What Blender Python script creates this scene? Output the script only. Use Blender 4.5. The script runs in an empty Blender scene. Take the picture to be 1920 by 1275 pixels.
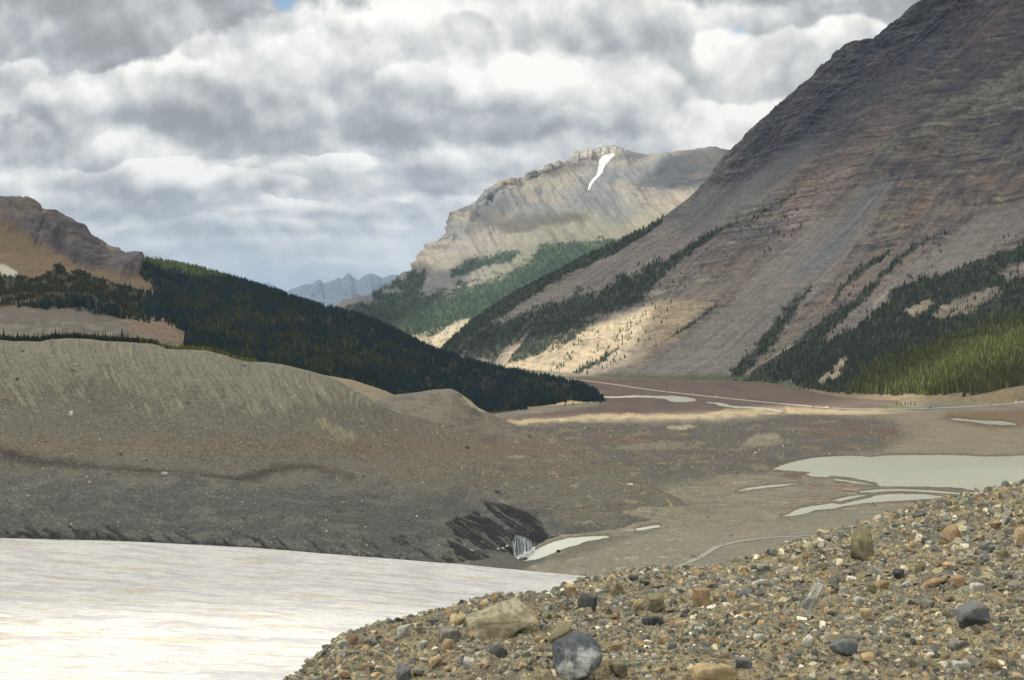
import bpy, bmesh, math, random
import numpy as np
from mathutils import Vector

random.seed(7)
rng = np.random.default_rng(11)
S = bpy.context.scene
COL = S.collection

# ------------------------------------------------------------------ camera
F = 2500.0                       # focal length in photo pixels (photo 1920 wide)
PITCH = math.atan(37.5 / F)
cd = bpy.data.cameras.new('camera')
cd.sensor_width = 36.0
cd.lens = F / 1920 * 36.0
cd.clip_start = 0.2
cd.clip_end = 200000.0
cam = bpy.data.objects.new('camera', cd)
cam.location = (0, 0, 0)
cam.rotation_euler = (math.pi / 2 - PITCH, 0, 0)
COL.objects.link(cam)
S.camera = cam

# ------------------------------------------------------------------ render / exposure
S.view_settings.view_transform = 'Standard'
S.view_settings.look = 'None'
S.view_settings.exposure = 0.32
S.view_settings.gamma = 1.0
S.render.engine = 'CYCLES'
cy = S.cycles
cy.max_bounces = 5
cy.diffuse_bounces = 2
cy.glossy_bounces = 2
cy.transmission_bounces = 3
cy.transparent_max_bounces = 8
cy.volume_bounces = 0
cy.use_denoising = True
cy.sample_clamp_indirect = 4.0
cy.caustics_reflective = False
cy.caustics_refractive = False

# ------------------------------------------------------------------ sun
SUN_EL = math.radians(38)
SUN_AZ = np.array([-0.62, -0.785])
SUN_AZ /= np.linalg.norm(SUN_AZ)
SUN = np.array([SUN_AZ[0] * math.cos(SUN_EL), SUN_AZ[1] * math.cos(SUN_EL), math.sin(SUN_EL)])
sl = bpy.data.lights.new('sun', 'SUN')
sl.energy = 5.0
sl.angle = math.radians(0.53)
sl.color = (1.0, 0.93, 0.82)
so = bpy.data.objects.new('sun', sl)
so.location = (0, 0, 500)
so.rotation_euler = Vector(SUN).to_track_quat('Z', 'Y').to_euler()
COL.objects.link(so)

# ------------------------------------------------------------------ node helper
class NT:
    def __init__(s, tree):
        s.t = tree
        s.n = tree.nodes
        s.l = tree.links

    def new(s, typ, **kw):
        nd = s.n.new(typ)
        for k, v in kw.items():
            if k.startswith('i_'):
                nm = k[2:]
                key = int(nm) if nm.isdigit() else nm.replace('_', ' ')
                s.put(nd.inputs[key], v)
            else:
                setattr(nd, k, v)
        return nd

    def put(s, sock, v):
        if isinstance(v, bpy.types.NodeSocket):
            s.l.new(v, sock)
        else:
            sock.default_value = v

    def m(s, op, a, b=0.0, c=None, clamp=False):
        nd = s.n.new('ShaderNodeMath')
        nd.operation = op
        nd.use_clamp = clamp
        s.put(nd.inputs[0], a)
        s.put(nd.inputs[1], b)
        if c is not None:
            s.put(nd.inputs[2], c)
        return nd.outputs[0]

    def mix(s, f, a, b, bt='MIX'):
        nd = s.n.new('ShaderNodeMix')
        nd.data_type = 'RGBA'
        nd.blend_type = bt
        nd.clamp_factor = True
        s.put(nd.inputs[0], f)
        s.put(nd.inputs[6], a)
        s.put(nd.inputs[7], b)
        return nd.outputs[2]

    def xyz(s, x, y, z):
        nd = s.n.new('ShaderNodeCombineXYZ')
        s.put(nd.inputs[0], x); s.put(nd.inputs[1], y); s.put(nd.inputs[2], z)
        return nd.outputs[0]

    def noise(s, vec, scale, detail=6, rough=.55, dist=0.0, off=None):
        nd = s.n.new('ShaderNodeTexNoise')
        nd.inputs['Scale'].default_value = scale
        nd.inputs['Detail'].default_value = detail
        nd.inputs['Roughness'].default_value = rough
        nd.inputs['Distortion'].default_value = dist
        s.l.new(vec, nd.inputs['Vector'])
        return nd.outputs['Fac']

    def smooth(s, v, a, b, lo=0.0, hi=1.0):
        nd = s.n.new('ShaderNodeMapRange')
        nd.interpolation_type = 'SMOOTHSTEP'
        s.put(nd.inputs[0], v)
        nd.inputs[1].default_value = a; nd.inputs[2].default_value = b
        nd.inputs[3].default_value = lo; nd.inputs[4].default_value = hi
        return nd.outputs[0]

# ------------------------------------------------------------------ world: nishita sky behind a broken deck of clouds
W = bpy.data.worlds.new('World')
S.world = W
W.use_nodes = True
W.cycles.sampling_method = 'MANUAL'
W.cycles.sample_map_resolution = 512
t = NT(W.node_tree)
t.n.clear()
out = t.new('ShaderNodeOutputWorld')
bg = t.new('ShaderNodeBackground')
t.l.new(bg.outputs[0], out.inputs[0])
sky = t.new('ShaderNodeTexSky')
sky.sky_type = 'NISHITA'
sky.sun_disc = False
sky.sun_elevation = SUN_EL
sky.sun_rotation = math.atan2(SUN[0], SUN[1])
tc = t.new('ShaderNodeTexCoord')
sp = t.new('ShaderNodeSeparateXYZ')
t.l.new(tc.outputs['Generated'], sp.inputs[0])
X, Y, Z = sp.outputs
Zc = t.m('MAXIMUM', Z, 0.0)
def bump_noise(vec, scale, detail, rough, dx, dy):
    a = t.noise(vec, scale, detail, rough)
    b = t.noise(shifted(vec, dx, dy), scale, detail, rough)
    return a, t.m('SUBTRACT', a, b)
def shifted(vec, dx, dy):
    nd = t.new('ShaderNodeVectorMath', operation='ADD')
    t.l.new(vec, nd.inputs[0])
    nd.inputs[1].default_value = (dx, dy, 0)
    return nd.outputs[0]
# bearing and height of the sky direction; the deck far away is seen flatter
Ysafe = t.m('MAXIMUM', t.m('ABSOLUTE', Y), 0.25)
U0 = t.m('DIVIDE', X, Ysafe)
V0 = t.m('DIVIDE', Zc, Ysafe)
flat = t.m('POWER', t.m('ADD', V0, 0.03), 0.62)          # stretches the low sky
s0 = t.xyz(U0, t.m('MULTIPLY', flat, 0.88), t.m('MULTIPLY', Y, 1.3))
wn2 = t.new('ShaderNodeTexNoise')
wn2.inputs['Scale'].default_value = 7.0
wn2.inputs['Detail'].default_value = 6
wn2.inputs['Roughness'].default_value = 0.5
t.l.new(s0, wn2.inputs['Vector'])
ws = t.new('ShaderNodeSeparateXYZ')
t.l.new(wn2.outputs['Color'], ws.inputs[0])
U = t.m('ADD', U0, t.m('MULTIPLY_ADD', ws.outputs[0], 0.07, -0.035))
V = t.m('ADD', V0, t.m('MULTIPLY', t.m('MULTIPLY_ADD', ws.outputs[1], 0.06, -0.03), t.smooth(V0, 0.0, .12, .25, 1.0)))
sw = t.xyz(U, t.m('MULTIPLY', t.m('POWER', t.m('ADD', t.m('MAXIMUM', V, 0.0), 0.03), 0.62), 0.88), t.m('MULTIPLY', Y, 1.3))
edgeN, rel1 = bump_noise(sw, 10.0, 8, 0.52, -0.010, -0.022)
fineN, rel2 = bump_noise(shifted(s0, 3.1, 1.7), 24.0, 9, 0.6, -0.004, -0.009)
edge = t.m('ADD', t.m('MULTIPLY_ADD', edgeN, 1.15, -0.60), t.m('MULTIPLY_ADD', fineN, .55, -.275))
def puff(vec, scale):
    nd = t.new('ShaderNodeTexVoronoi', feature='F1')
    nd.inputs['Scale'].default_value = scale
    nd.inputs['Detail'].default_value = 2.0
    nd.inputs['Roughness'].default_value = .45
    t.l.new(vec, nd.inputs['Vector'])
    return nd.outputs['Distance']
pf = puff(sw, 15.0)
pfr = t.m('SUBTRACT', puff(shifted(sw, -0.006, -0.014), 15.0), pf)
edge = t.m('ADD', edge, t.m('MULTIPLY_ADD', pf, .42, -.20))
broad = t.noise(shifted(s0, 7.7, 2.3), 4.2, 6, .55)
shade = t.m('MULTIPLY_ADD', broad, 1.1, 0.02)
def mass(prev, px, py, rx, ry, top, bot, op=1.0, st=.25, sb=.9):
    u0 = (px - 960) / F; v0 = (600 - py) / F
    a = t.m('MULTIPLY_ADD', U, F / rx, -u0 * F / rx)
    b = t.m('MULTIPLY_ADD', V, F / ry, -v0 * F / ry)
    r = t.m('ADD', t.m('SQRT', t.m('MULTIPLY_ADD', a, a, t.m('MULTIPLY', b, b))), edge)
    soft = t.smooth(b, -.6, .5, sb * .9, st * .55)
    mk = t.m('DIVIDE', t.m('SUBTRACT', 1.05, r), soft, clamp=True)
    mk = t.m('MULTIPLY', t.m('MULTIPLY', mk, op), front)
    val = t.smooth(t.m('SUBTRACT', b, t.m('MULTIPLY', edge, .55)), -.45, .62, bot, top)
    return t.m('MULTIPLY_ADD', t.m('SUBTRACT', val, prev), mk, prev)
front = t.smooth(Y, 0.3, 0.7)
MASSES = [
    (300, 560, 420, 40, .55, .42, .8, .8, .8), (650, 500, 160, 26, .85, .62, .8, .5, .6), (560, 470, 340, 26, .66, .40, .8, .3, .5), (100, 470, 200, 50, .6, .45, .7, .6, .8),
    (860, 430, 220, 34, .66, .45, .7, .4, .6), (470, 437, 320, 26, .62, .34, .9, .3, .5), (620, 400, 240, 28, .9, .36, .95, .2, .45), (470, 390, 100, 20, 1.15, .75, .95, .15, .5),
    (230, 380, 330, 40, .80, .30, .95, .2, .45), (770, 372, 220, 40, .78, .40, .9, .25, .5), (755, 358, 36, 20, 1.15, .8, .95, .15, .4),
    (640, 325, 340, 56, .95, .28, .95, .18, .4), (260, 345, 380, 50, .98, .30, .95, .18, .4), (830, 290, 270, 50, .85, .34, .95, .2, .45), (650, 290, 70, 26, 1.15, .8, .9, .15, .3),
    (1130, 250, 280, 50, .9, .42, .95, .2, .5), (1330, 215, 190, 70, 1.05, .62, .9, .25, .6), (1100, 165, 320, 90, 1.0, .40, .95, .25, .5),
    (880, 215, 370, 52, .75, .20, .95, .2, .4), (60, 250, 190, 80, .95, .32, .9, .25, .5), (380, 205, 520, 112, 1.0, .20, 1.0, .2, .34), (640, 130, 330, 105, 1.0, .38, .95, .25, .5),
    (930, 160, 260, 72, 1.04, .36, .95, .2, .4), (60, 110, 150, 60, 1.0, .5, .9, .25, .5), (760, 50, 240, 80, 1.05, .62, .9, .3, .6), (1200, 50, 320, 90, 1.0, .50, .9, .3, .6),
    (1420, 110, 180, 60, 1.05, .55, .9, .25, .6), (1350, 130, 40, 24, .35, .40, .7, .4, .5), (880, 70, 60, 44, .36, .45, .7, .4, .6), (1500, -8, 270, 44, .28, .24, .95, .4, .3),
    (1620, 80, 140, 60, 1.0, .55, .85, .3, .6), (200, -6, 460, 140, .24, .16, 1.0, .5, .14)]
for m_ in MASSES:
    shade = mass(shade, *m_)
shade = t.m('ADD', shade, t.m('ADD', t.m('MULTIPLY', rel1, .9), t.m('MULTIPLY', rel2, .8)))
shade = t.m('ADD', shade, t.m('MULTIPLY', pfr, .75))
shade = t.m('ADD', shade, t.m('MULTIPLY_ADD', fineN, .22, -.08))
GAP = None
for (px, py, rx, ry, w) in ((536, 6, 30, 26, .9), (1384, 60, 22, 16, .35)):
    a = t.m('MULTIPLY_ADD', U0, F / rx, -(px - 960) / rx); b = t.m('MULTIPLY_ADD', V0, F / ry, -(600 - py) / ry)
    g = t.m('MULTIPLY', t.m('SUBTRACT', 1.15, t.m('ADD', t.m('SQRT', t.m('MULTIPLY_ADD', a, a, t.m('MULTIPLY', b, b))), edge), clamp=True), w)
    GAP = g if GAP is None else t.m('MAXIMUM', GAP, g)
GAP = t.m('MULTIPLY', GAP, front)
cr = t.new('ShaderNodeValToRGB')
e = cr.color_ramp.elements
e[0].position = 0.0; e[0].color = (0.31, 0.325, 0.335, 1)
e[1].position = 1.0; e[1].color = (0.93, 0.915, 0.875, 1)
for p_, c_ in ((0.25, (0.40, 0.42, 0.435, 1)), (0.5, (0.56, 0.575, 0.575, 1)), (0.75, (0.75, 0.745, 0.72, 1))):
    k = cr.color_ramp.elements.new(p_); k.color = c_
t.l.new(shade, cr.inputs[0])
# towards the horizon the clouds thin into blue-grey air
hz = t.smooth(Zc, 0.0, 0.10)
cl = t.mix(hz, t.mix(0.48, (0.52, 0.60, 0.66, 1), cr.outputs[0]), cr.outputs[0])
skyc = t.mix(1.0, sky.outputs[0], (0.12, 0.12, 0.12, 1), 'MULTIPLY')
cl = t.mix(t.m('MULTIPLY', GAP, 1.6, clamp=True), cl, skyc)
# higher up, out of the frame, the sky is brightened to raise the ambient light
hi = t.smooth(Z, 0.27, 0.6)
cl = t.mix(hi, cl, t.mix(1.0, cl, (1.35, 1.35, 1.35, 1), 'MULTIPLY'))
gr = t.smooth(Z, -0.03, 0.0)
cl = t.mix(gr, (0.16, 0.16, 0.16, 1), cl)
t.l.new(cl, bg.inputs[0])
bg.inputs[1].default_value = 1.0

# ------------------------------------------------------------------ maths
cp_, sp_ = math.cos(PITCH), math.sin(PITCH)
def P(px, py, D):
    px = np.asarray(px, float); py = np.asarray(py, float); D = np.asarray(D, float)
    u = (px - 960) / F; v = -(py - 637.5) / F
    dy = cp_ + v * sp_; dz = -sp_ + v * cp_
    k = D / dy
    return np.stack(np.broadcast_arrays(u * k, D, dz * k), -1)
def proj(X):
    x, y, z = X[..., 0], X[..., 1], X[..., 2]
    f = np.maximum(y * cp_ - z * sp_, 1e-3)
    up = y * sp_ + z * cp_
    return 960 + F * x / f, 637.5 - F * up / f
def pz(px, py, z):
    """the point at height z on the ray through (px, py)"""
    a = P(px, py, 1.0)
    return a * (np.asarray(z, float) / a[..., 2])[..., None]

L = 512
_gx = rng.normal(size=(8, L, L)).astype(np.float32)
_gy = rng.normal(size=(8, L, L)).astype(np.float32)
_nn = np.sqrt(_gx ** 2 + _gy ** 2)
_gx /= _nn; _gy /= _nn
def perlin(x, y, k=0):
    x = np.asarray(x, np.float64) + 1000.37 * (k + 1); y = np.asarray(y, np.float64) + 700.11 * (k + 1)
    xi = np.floor(x).astype(np.int64); yi = np.floor(y).astype(np.int64)
    fx = (x - xi).astype(np.float32); fy = (y - yi).astype(np.float32)
    u = fx * fx * fx * (fx * (fx * 6 - 15) + 10); v = fy * fy * fy * (fy * (fy * 6 - 15) + 10)
    x0 = xi % L; x1 = (xi + 1) % L; y0 = yi % L; y1 = (yi + 1) % L
    gx = _gx[k % 8]; gy = _gy[k % 8]
    a = gx[x0, y0] * fx + gy[x0, y0] * fy
    b = gx[x1, y0] * (fx - 1) + gy[x1, y0] * fy
    c = gx[x0, y1] * fx + gy[x0, y1] * (fy - 1)
    d = gx[x1, y1] * (fx - 1) + gy[x1, y1] * (fy - 1)
    return ((a + u * (b - a)) * (1 - v) + (c + u * (d - c)) * v) * 1.5
def fbm(x, y, o=5, g=0.5, l=2.03, k=0):
    s = 0; a = 1; n = 0
    for i in range(o):
        s = s + a * perlin(x * l ** i + i * 17.3, y * l ** i - i * 9.1, k + i)
        n += a; a *= g
    return s / n
def ridged(x, y, o=5, g=0.5, k=0):
    s = 0; a = 1; n = 0
    for i in range(o):
        s = s + a * (1 - np.abs(perlin(x * 2.03 ** i + i * 17.3, y * 2.03 ** i, k + i)) * 2)
        n += a; a *= g
    return s / n
def sst(x, a, b):
    q_ = np.clip((x - a) / (b - a), 0, 1)
    return q_ * q_ * (3 - 2 * q_)
def lerp(a, b, w):
    if getattr(w, 'ndim', 0) == getattr(a, 'ndim', 0) - 1:
        w = w[..., None]
    return a + (b - a) * w
def sdpoly(px, py, poly):
    """signed distance to a polygon, positive inside; far points are only bounded"""
    poly = np.asarray(poly, float)
    d = np.full(px.shape, 1e9); ins = np.zeros(px.shape, bool)
    n = len(poly)
    for i in range(n):
        ax, ay = poly[i]; bx, by = poly[(i + 1) % n]
        ex, ey = bx - ax, by - ay
        wx, wy = px - ax, py - ay
        h = np.clip((wx * ex + wy * ey) / (ex * ex + ey * ey + 1e-9), 0, 1)
        d = np.minimum(d, (wx - ex * h) ** 2 + (wy - ey * h) ** 2)
        c = ((ay <= py) != (by <= py)) & (px < ex * (py - ay) / (ey if abs(ey) > 1e-9 else 1e-9) + ax)
        ins ^= c
    return np.where(ins, 1, -1) * np.sqrt(d)
def pm(px, py, poly, soft=6, warp=0, wl=30, k=0):
    if warp:
        wx = fbm(px / wl, py / wl, 4, .6, k=k) * warp; wy = fbm(px / wl + 31, py / wl + 77, 4, .6, k=k + 1) * warp
        px = px + wx; py = py + wy
    return sst(sdpoly(px, py, poly), -soft, soft)
def band(px, py, pts, w, soft=4, warp=0, wl=20, k=0):
    """soft mask around a polyline; w may vary by point"""
    if warp:
        px = px + fbm(px / wl, py / wl, 4, .6, k=k) * warp; py = py + fbm(px / wl + 31, py / wl + 7, 4, .6, k=k + 1) * warp
    m_ = np.zeros(px.shape)
    pts = [tuple(p_) + ((w,) if len(p_) == 2 else ()) for p_ in pts]
    for (ax, ay, aw), (bx, by, bw) in zip(pts[:-1], pts[1:]):
        ex, ey = bx - ax, by - ay
        h = np.clip(((px - ax) * ex + (py - ay) * ey) / (ex * ex + ey * ey + 1e-9), 0, 1)
        d = np.hypot(px - ax - ex * h, py - ay - ey * h) - (aw + (bw - aw) * h)
        m_ = np.maximum(m_, 1 - sst(d, -soft, soft))
    return m_
AMB = 0.66
def A(r, g, b, k=1.0):
    """the colour a surface has in open shade in daylight, given as 8-bit values -> albedo"""
    c = np.array([r, g, b], float) / 255
    c = np.where(c <= .04045, c / 12.92, ((c + .055) / 1.055) ** 2.4)
    return np.clip(c / AMB * k * np.array([1.0, 1.01, .95]), 0, .95)

# smooth interpolation (monotone-ish catmull) of control rows
def pchip(xk, yk, x):
    xk = np.asarray(xk, float); yk = np.asarray(yk, float)
    h = np.diff(xk)
    sh = (slice(None),) + (None,) * (yk.ndim - 1)
    dlt = np.diff(yk, axis=0) / h[sh]
    m_ = np.zeros_like(yk)
    m_[0] = dlt[0]; m_[-1] = dlt[-1]
    if len(xk) > 2:
        a, b = dlt[:-1], dlt[1:]
        w1 = (2 * h[1:] + h[:-1])[sh]; w2 = (h[1:] + 2 * h[:-1])[sh]
        same = (a * b) > 0
        with np.errstate(divide='ignore', invalid='ignore'):
            hm = (w1 + w2) / (w1 / np.where(a == 0, 1, a) + w2 / np.where(b == 0, 1, b))
        m_[1:-1] = np.where(same, hm, 0)
    i = np.clip(np.searchsorted(xk, x, side='right') - 1, 0, len(xk) - 2)
    tt = ((x - xk[i]) / h[i])[sh]
    hh = h[i][sh]
    return ((2 * tt ** 3 - 3 * tt ** 2 + 1) * yk[i] + (tt ** 3 - 2 * tt ** 2 + tt) * hh * m_[i]
            + (-2 * tt ** 3 + 3 * tt ** 2) * yk[i + 1] + (tt ** 3 - tt ** 2) * hh * m_[i + 1])
def linrow(row, ts):
    """row: list of (t, px, py, D); straight pieces in the picture keep silhouettes crisp"""
    r = np.asarray(row, float)
    px = np.interp(ts, r[:, 0], r[:, 1]); py = np.interp(ts, r[:, 0], r[:, 2])
    inv = np.interp(ts, r[:, 0], 1 / r[:, 3])
    return P(px, py, 1 / inv)
def smrow(row, ts):
    r = np.asarray(row, float)
    W_ = P(r[:, 1], r[:, 2], r[:, 3])
    return pchip(r[:, 0], W_, ts)
def loft(rows, vk, nu, nv, crisp=(), vs=None):
    """rows of control points -> grid [nv, nu, 3]; t of a row = px unless given"""
    t0 = rows[0][0][0]; t1 = rows[0][-1][0]
    ts = np.linspace(t0, t1, nu)
    R = np.stack([(linrow if i in crisp else smrow)(r, ts) for i, r in enumerate(rows)])
    vs = np.linspace(vk[0], vk[-1], nv) if vs is None else vs
    return pchip(np.array(vk, float), R, vs), ts, vs
def tp(row):
    return [(p_[0],) + tuple(p_) for p_ in row]
def normals(G):
    du = np.gradient(G, axis=1); dv = np.gradient(G, axis=0)
    n = np.cross(du, dv)
    n /= np.linalg.norm(n, axis=-1, keepdims=True) + 1e-12
    n[n[..., 2] < 0] *= -1
    return n
def slope(G):
    return normals(G)[..., 2]

# ------------------------------------------------------------------ mesh helpers
def set_tags(o, label=None, cat=None, group=None, kind=None):
    if label: o['label'] = label
    if cat: o['category'] = cat
    if group: o['group'] = group
    if kind: o['kind'] = kind
    return o
def raw_mesh(name, V_, faces, col=None, smooth=False, dom='POINT'):
    """V_ (n,3), faces (m,k) int array with k = 3 or 4"""
    me = bpy.data.meshes.new(name)
    V_ = np.ascontiguousarray(V_, np.float32); faces = np.ascontiguousarray(faces, np.int32)
    k = faces.shape[1]
    me.vertices.add(len(V_)); me.vertices.foreach_set('co', V_.ravel())
    me.loops.add(faces.size); me.loops.foreach_set('vertex_index', faces.ravel())
    me.polygons.add(len(faces))
    me.polygons.foreach_set('loop_start', np.arange(0, faces.size, k, dtype=np.int32))
    me.polygons.foreach_set('use_smooth', np.full(len(faces), smooth, bool))
    me.update(calc_edges=True)
    if col is not None:
        at = me.color_attributes.new('tint', 'FLOAT_COLOR', 'POINT')
        c = np.ones((len(V_), 4), np.float32); c[:, :col.shape[1]] = col
        at.data.foreach_set('color', c.ravel())
    return me
def add(name, me, mat=None, parent=None, **tags):
    o = bpy.data.objects.new(name, me)
    if mat and me is not None: me.materials.append(mat)
    COL.objects.link(o)
    if parent: o.parent = parent
    return set_tags(o, **tags)
def grid_mesh(name, G, col, mat, keep=None, **tags):
    nv, nu = G.shape[:2]
    idx = np.arange(nv * nu).reshape(nv, nu)
    f = np.stack([idx[:-1, :-1], idx[:-1, 1:], idx[1:, 1:], idx[1:, :-1]], -1).reshape(-1, 4)
    # face orientation upwards
    a = G[nv // 2, nu // 2]; n = np.cross(G[nv // 2, nu // 2 + 1] - a, G[nv // 2 + 1, nu // 2] - a)
    if n[2] < 0: f = f[:, ::-1]
    me = raw_mesh(name, G.reshape(-1, 3), f, col.reshape(-1, 3), smooth=True)
    return add(name, me, mat, **tags)
def empty(name, loc=(0, 0, 0), rz=0, **tags):
    o = bpy.data.objects.new(name, None)
    o.location = loc; o.rotation_euler = (0, 0, rz)
    o.empty_display_size = 0.5
    COL.objects.link(o)
    return set_tags(o, **tags)

# ------------------------------------------------------------------ materials
def mat_base(name):
    m_ = bpy.data.materials.new(name)
    m_.use_nodes = True
    tt = NT(m_.node_tree)
    b = tt.n['Principled BSDF']
    b.inputs['Roughness'].default_value = 0.9
    b.inputs['Specular IOR Level'].default_value = 0.2
    return m_, tt, b
def terrain_mat(name, scales=((0.02, .5),), bump=(), stretch=(1, 1, 1), rough=.92, var=.35):
    """the tint attribute is the ground's own colour; noise at several sizes breaks it up and roughens it"""
    m_, tt, b = mat_base(name)
    at = tt.new('ShaderNodeAttribute', attribute_name='tint')
    co = tt.new('ShaderNodeTexCoord')
    mp = tt.new('ShaderNodeMapping')
    mp.inputs['Scale'].default_value = stretch
    tt.l.new(co.outputs['Object'], mp.inputs['Vector'])
    v = mp.outputs[0]
    fac = None
    for sc, w in scales:
        n = tt.noise(v, sc, 6, .65)
        n = tt.m('MULTIPLY', tt.m('SUBTRACT', n, .5), w * 3)
        fac = n if fac is None else tt.m('ADD', fac, n)
    mul = tt.m('MAXIMUM', tt.m('ADD', fac, 1.0), 0.15)
    c = tt.new('ShaderNodeVectorMath', operation='SCALE')
    tt.l.new(at.outputs['Color'], c.inputs[0]); tt.put(c.inputs['Scale'], mul)
    tt.l.new(c.outputs[0], b.inputs['Base Color'])
    b.inputs['Roughness'].default_value = rough
    prev = None
    for sc, dist in bump:
        bn = tt.new('ShaderNodeBump')
        bn.inputs['Strength'].default_value = 1.0
        bn.inputs['Distance'].default_value = dist
        tt.l.new(tt.noise(v, sc, 5, .65), bn.inputs['Height'])
        if prev: tt.l.new(prev, bn.inputs['Normal'])
        prev = bn.outputs[0]
    if prev: tt.l.new(prev, b.inputs['Normal'])
    return m_
def flat_mat(name, rgb, rough=.7, spec=.3, metal=0.0, noise=(0.0, 1.0)):
    m_, tt, b = mat_base(name)
    b.inputs['Roughness'].default_value = rough
    b.inputs['Specular IOR Level'].default_value = spec
    b.inputs['Metallic'].default_value = metal
    co = tt.new('ShaderNodeTexCoord')
    n = tt.noise(co.outputs['Object'], noise[1], 5, .6)
    a = tuple(rgb) + (1,)
    d = tuple(x * (1 - noise[0]) for x in rgb) + (1,)
    tt.l.new(tt.mix(n, a, d), b.inputs['Base Color'])
    return m_
M_far = terrain_mat('far_rock', ((0.004, .3), (.02, .2)), ((0.01, 15.0),))
M_mtn = terrain_mat('mountain_rock', ((0.03, .22), (.12, .34)), ((0.05, 5.0), (.2, 1.5)))
M_hill = terrain_mat('hill_soil', ((0.05, .2), (.3, .25)), ((0.1, 2.0), (.6, .4)))
M_moraine = terrain_mat('moraine_debris', ((0.08, .16), (.45, .45), (1.1, .35)), ((0.35, 1.2), (1.2, .4)))
M_ground = terrain_mat('valley_gravel', ((0.05, .16), (.4, .24), (1.2, .2)), ((0.25, .5), (1.2, .2)), stretch=(.7, 1.0, 1))

# tiny list of surfaces: which parts of each should be sunlit; gaps in the added cloud deck follow
SUN_PTS = []            # (points, lit 0..1)
def lit(G, w):
    st = max(1, int(math.sqrt(G.shape[0] * G.shape[1] / 90000)))
    SUN_PTS.append((G[::st, ::st].reshape(-1, 3), np.broadcast_to(w, G.shape[:2])[::st, ::st].ravel()))

FOREST = []             # (points, heights, radius factor, rgb) for the conifer masses
def scatter(G, mask, n, hmin, hmax, rgb, rf=.17, tier=5, jit=1.0, rgb2=None, sink=.4):
    """n random places on the grid surface, as likely as the mask and the area say"""
    du = np.linalg.norm(np.diff(G, axis=1)[:-1], axis=-1); dv = np.linalg.norm(np.diff(G, axis=0)[:, :-1], axis=-1)
    w = (mask[:-1, :-1] * du * dv).ravel()
    if w.sum() <= 0: return None
    cs = np.cumsum(w); r = rng.random(n) * cs[-1]
    i = np.searchsorted(cs, r)
    nu = G.shape[1] - 1
    a, b = i // nu, i % nu
    fu = rng.random(n)[:, None]; fv = rng.random(n)[:, None]
    p = (G[a, b] * (1 - fu) + G[a, b + 1] * fu) * (1 - fv) + (G[a + 1, b] * (1 - fu) + G[a + 1, b + 1] * fu) * fv
    p = p.copy(); p[:, 2] -= sink
    h = hmin + (hmax * 1.15 - hmin) * rng.random(n) ** 1.9
    c = np.array(rgb)[None] * (0.65 + 0.7 * rng.random(n))[:, None]
    if rgb2 is not None:
        k = (rng.random(n) < .35)[:, None]
        c = np.where(k, np.array(rgb2)[None] * (0.65 + 0.7 * rng.random(n))[:, None], c)
    return p, h, c, rf
# ================================================================== FAR MOUNTAINS
def far_range(name, sil, D, base_py, depth, k, rgb):
    crest = [(x, x, y, D) for x, y in sil]
    x0, x1 = sil[0][0], sil[-1][0]
    rows = [[(x0, x0, base_py, D - depth), (x1, x1, base_py, D - depth)],
            [(x, x, (y + base_py) / 2 + 6, D - depth * .45) for x, y in sil],
            crest,
            [(x, x, y + 30, D + depth) for x, y in sil]]
    G, ts, vs = loft(rows, [0, .5, 1, 1.5], 420, 130, crisp=(1, 2, 3))
    px, py = proj(G)
    n = normals(G)
    env = sst(vs, 0, .2)[:, None] * (1 - .97 * sst(np.abs(vs - 1), .22, 0))[:, None]
    d = (ridged(G[..., 0] / 1400, G[..., 1] / 2600, 6, .55, k=k) - 1) * 330 + (ridged(G[..., 0] / 380, G[..., 1] / 900, 5, .6, k=k) - 1) * 150
    G = G + n * (d * env)[..., None]
    c = np.zeros(G.shape) + np.array(rgb)
    c *= (1 + .5 * fbm(G[..., 0] / 500, G[..., 2] / 250, 5, k=2))[..., None]
    lit(G, 0.0)
    return grid_mesh(name, G, c, M_far, kind='structure')
far_range('far_mountains', [(420, 590), (470, 556), (492, 548), (512, 548), (530, 551), (545, 541), (560, 537), (572, 532), (585, 532), (592, 526), (600, 523),
                            (608, 531), (618, 528), (628, 524), (634, 520), (641, 523), (648, 515), (654, 511), (662, 519), (671, 525), (682, 517), (694, 512),
                            (706, 515), (718, 521), (730, 515), (745, 514), (756, 521), (780, 530), (820, 545), (900, 570), (1000, 585)], 24000, 606, 5000, 1, A(62, 66, 70))
far_range('distant_mountains', [(380, 560), (430, 545), (462, 538), (478, 532), (490, 534), (497, 529), (505, 528), (514, 535), (526, 543), (548, 552), (600, 560), (700, 570), (800, 580)],
          36000, 604, 5000, 3, A(80, 82, 86))

# ================================================================== CENTRE MOUNTAIN
sil = [(520, 604), (560, 596), (600, 588), (625, 580), (640, 571), (668, 560), (700, 548), (725, 537), (755, 520), (770, 512), (781, 503), (784, 492), (787, 478), (800, 466), (806, 459),
       (822, 448), (836, 436), (848, 428), (852, 412), (860, 398), (868, 390), (880, 384), (893, 374), (905, 364), (920, 356), (930, 347), (944, 338), (955, 333), (968, 331),
       (980, 331), (986, 325), (1000, 323), (1008, 324), (1016, 316), (1030, 313), (1040, 311), (1052, 306), (1065, 301), (1078, 293), (1092, 287), (1105, 283), (1120, 278), (1140, 276),
       (1160, 277), (1180, 280), (1200, 287), (1215, 292), (1232, 293), (1250, 289), (1275, 288), (1300, 284), (1330, 282), (1365, 282), (1400, 284), (1480, 300), (1560, 330), (1650, 380)]
crest = []
for x, y in sil:
    D = np.interp(x, [520, 640, 755, 850, 985, 1140, 1400, 1650], [5600, 6000, 6250, 6500, 6900, 7500, 7700, 7800])
    crest.append((x, x, y, D))
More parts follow.
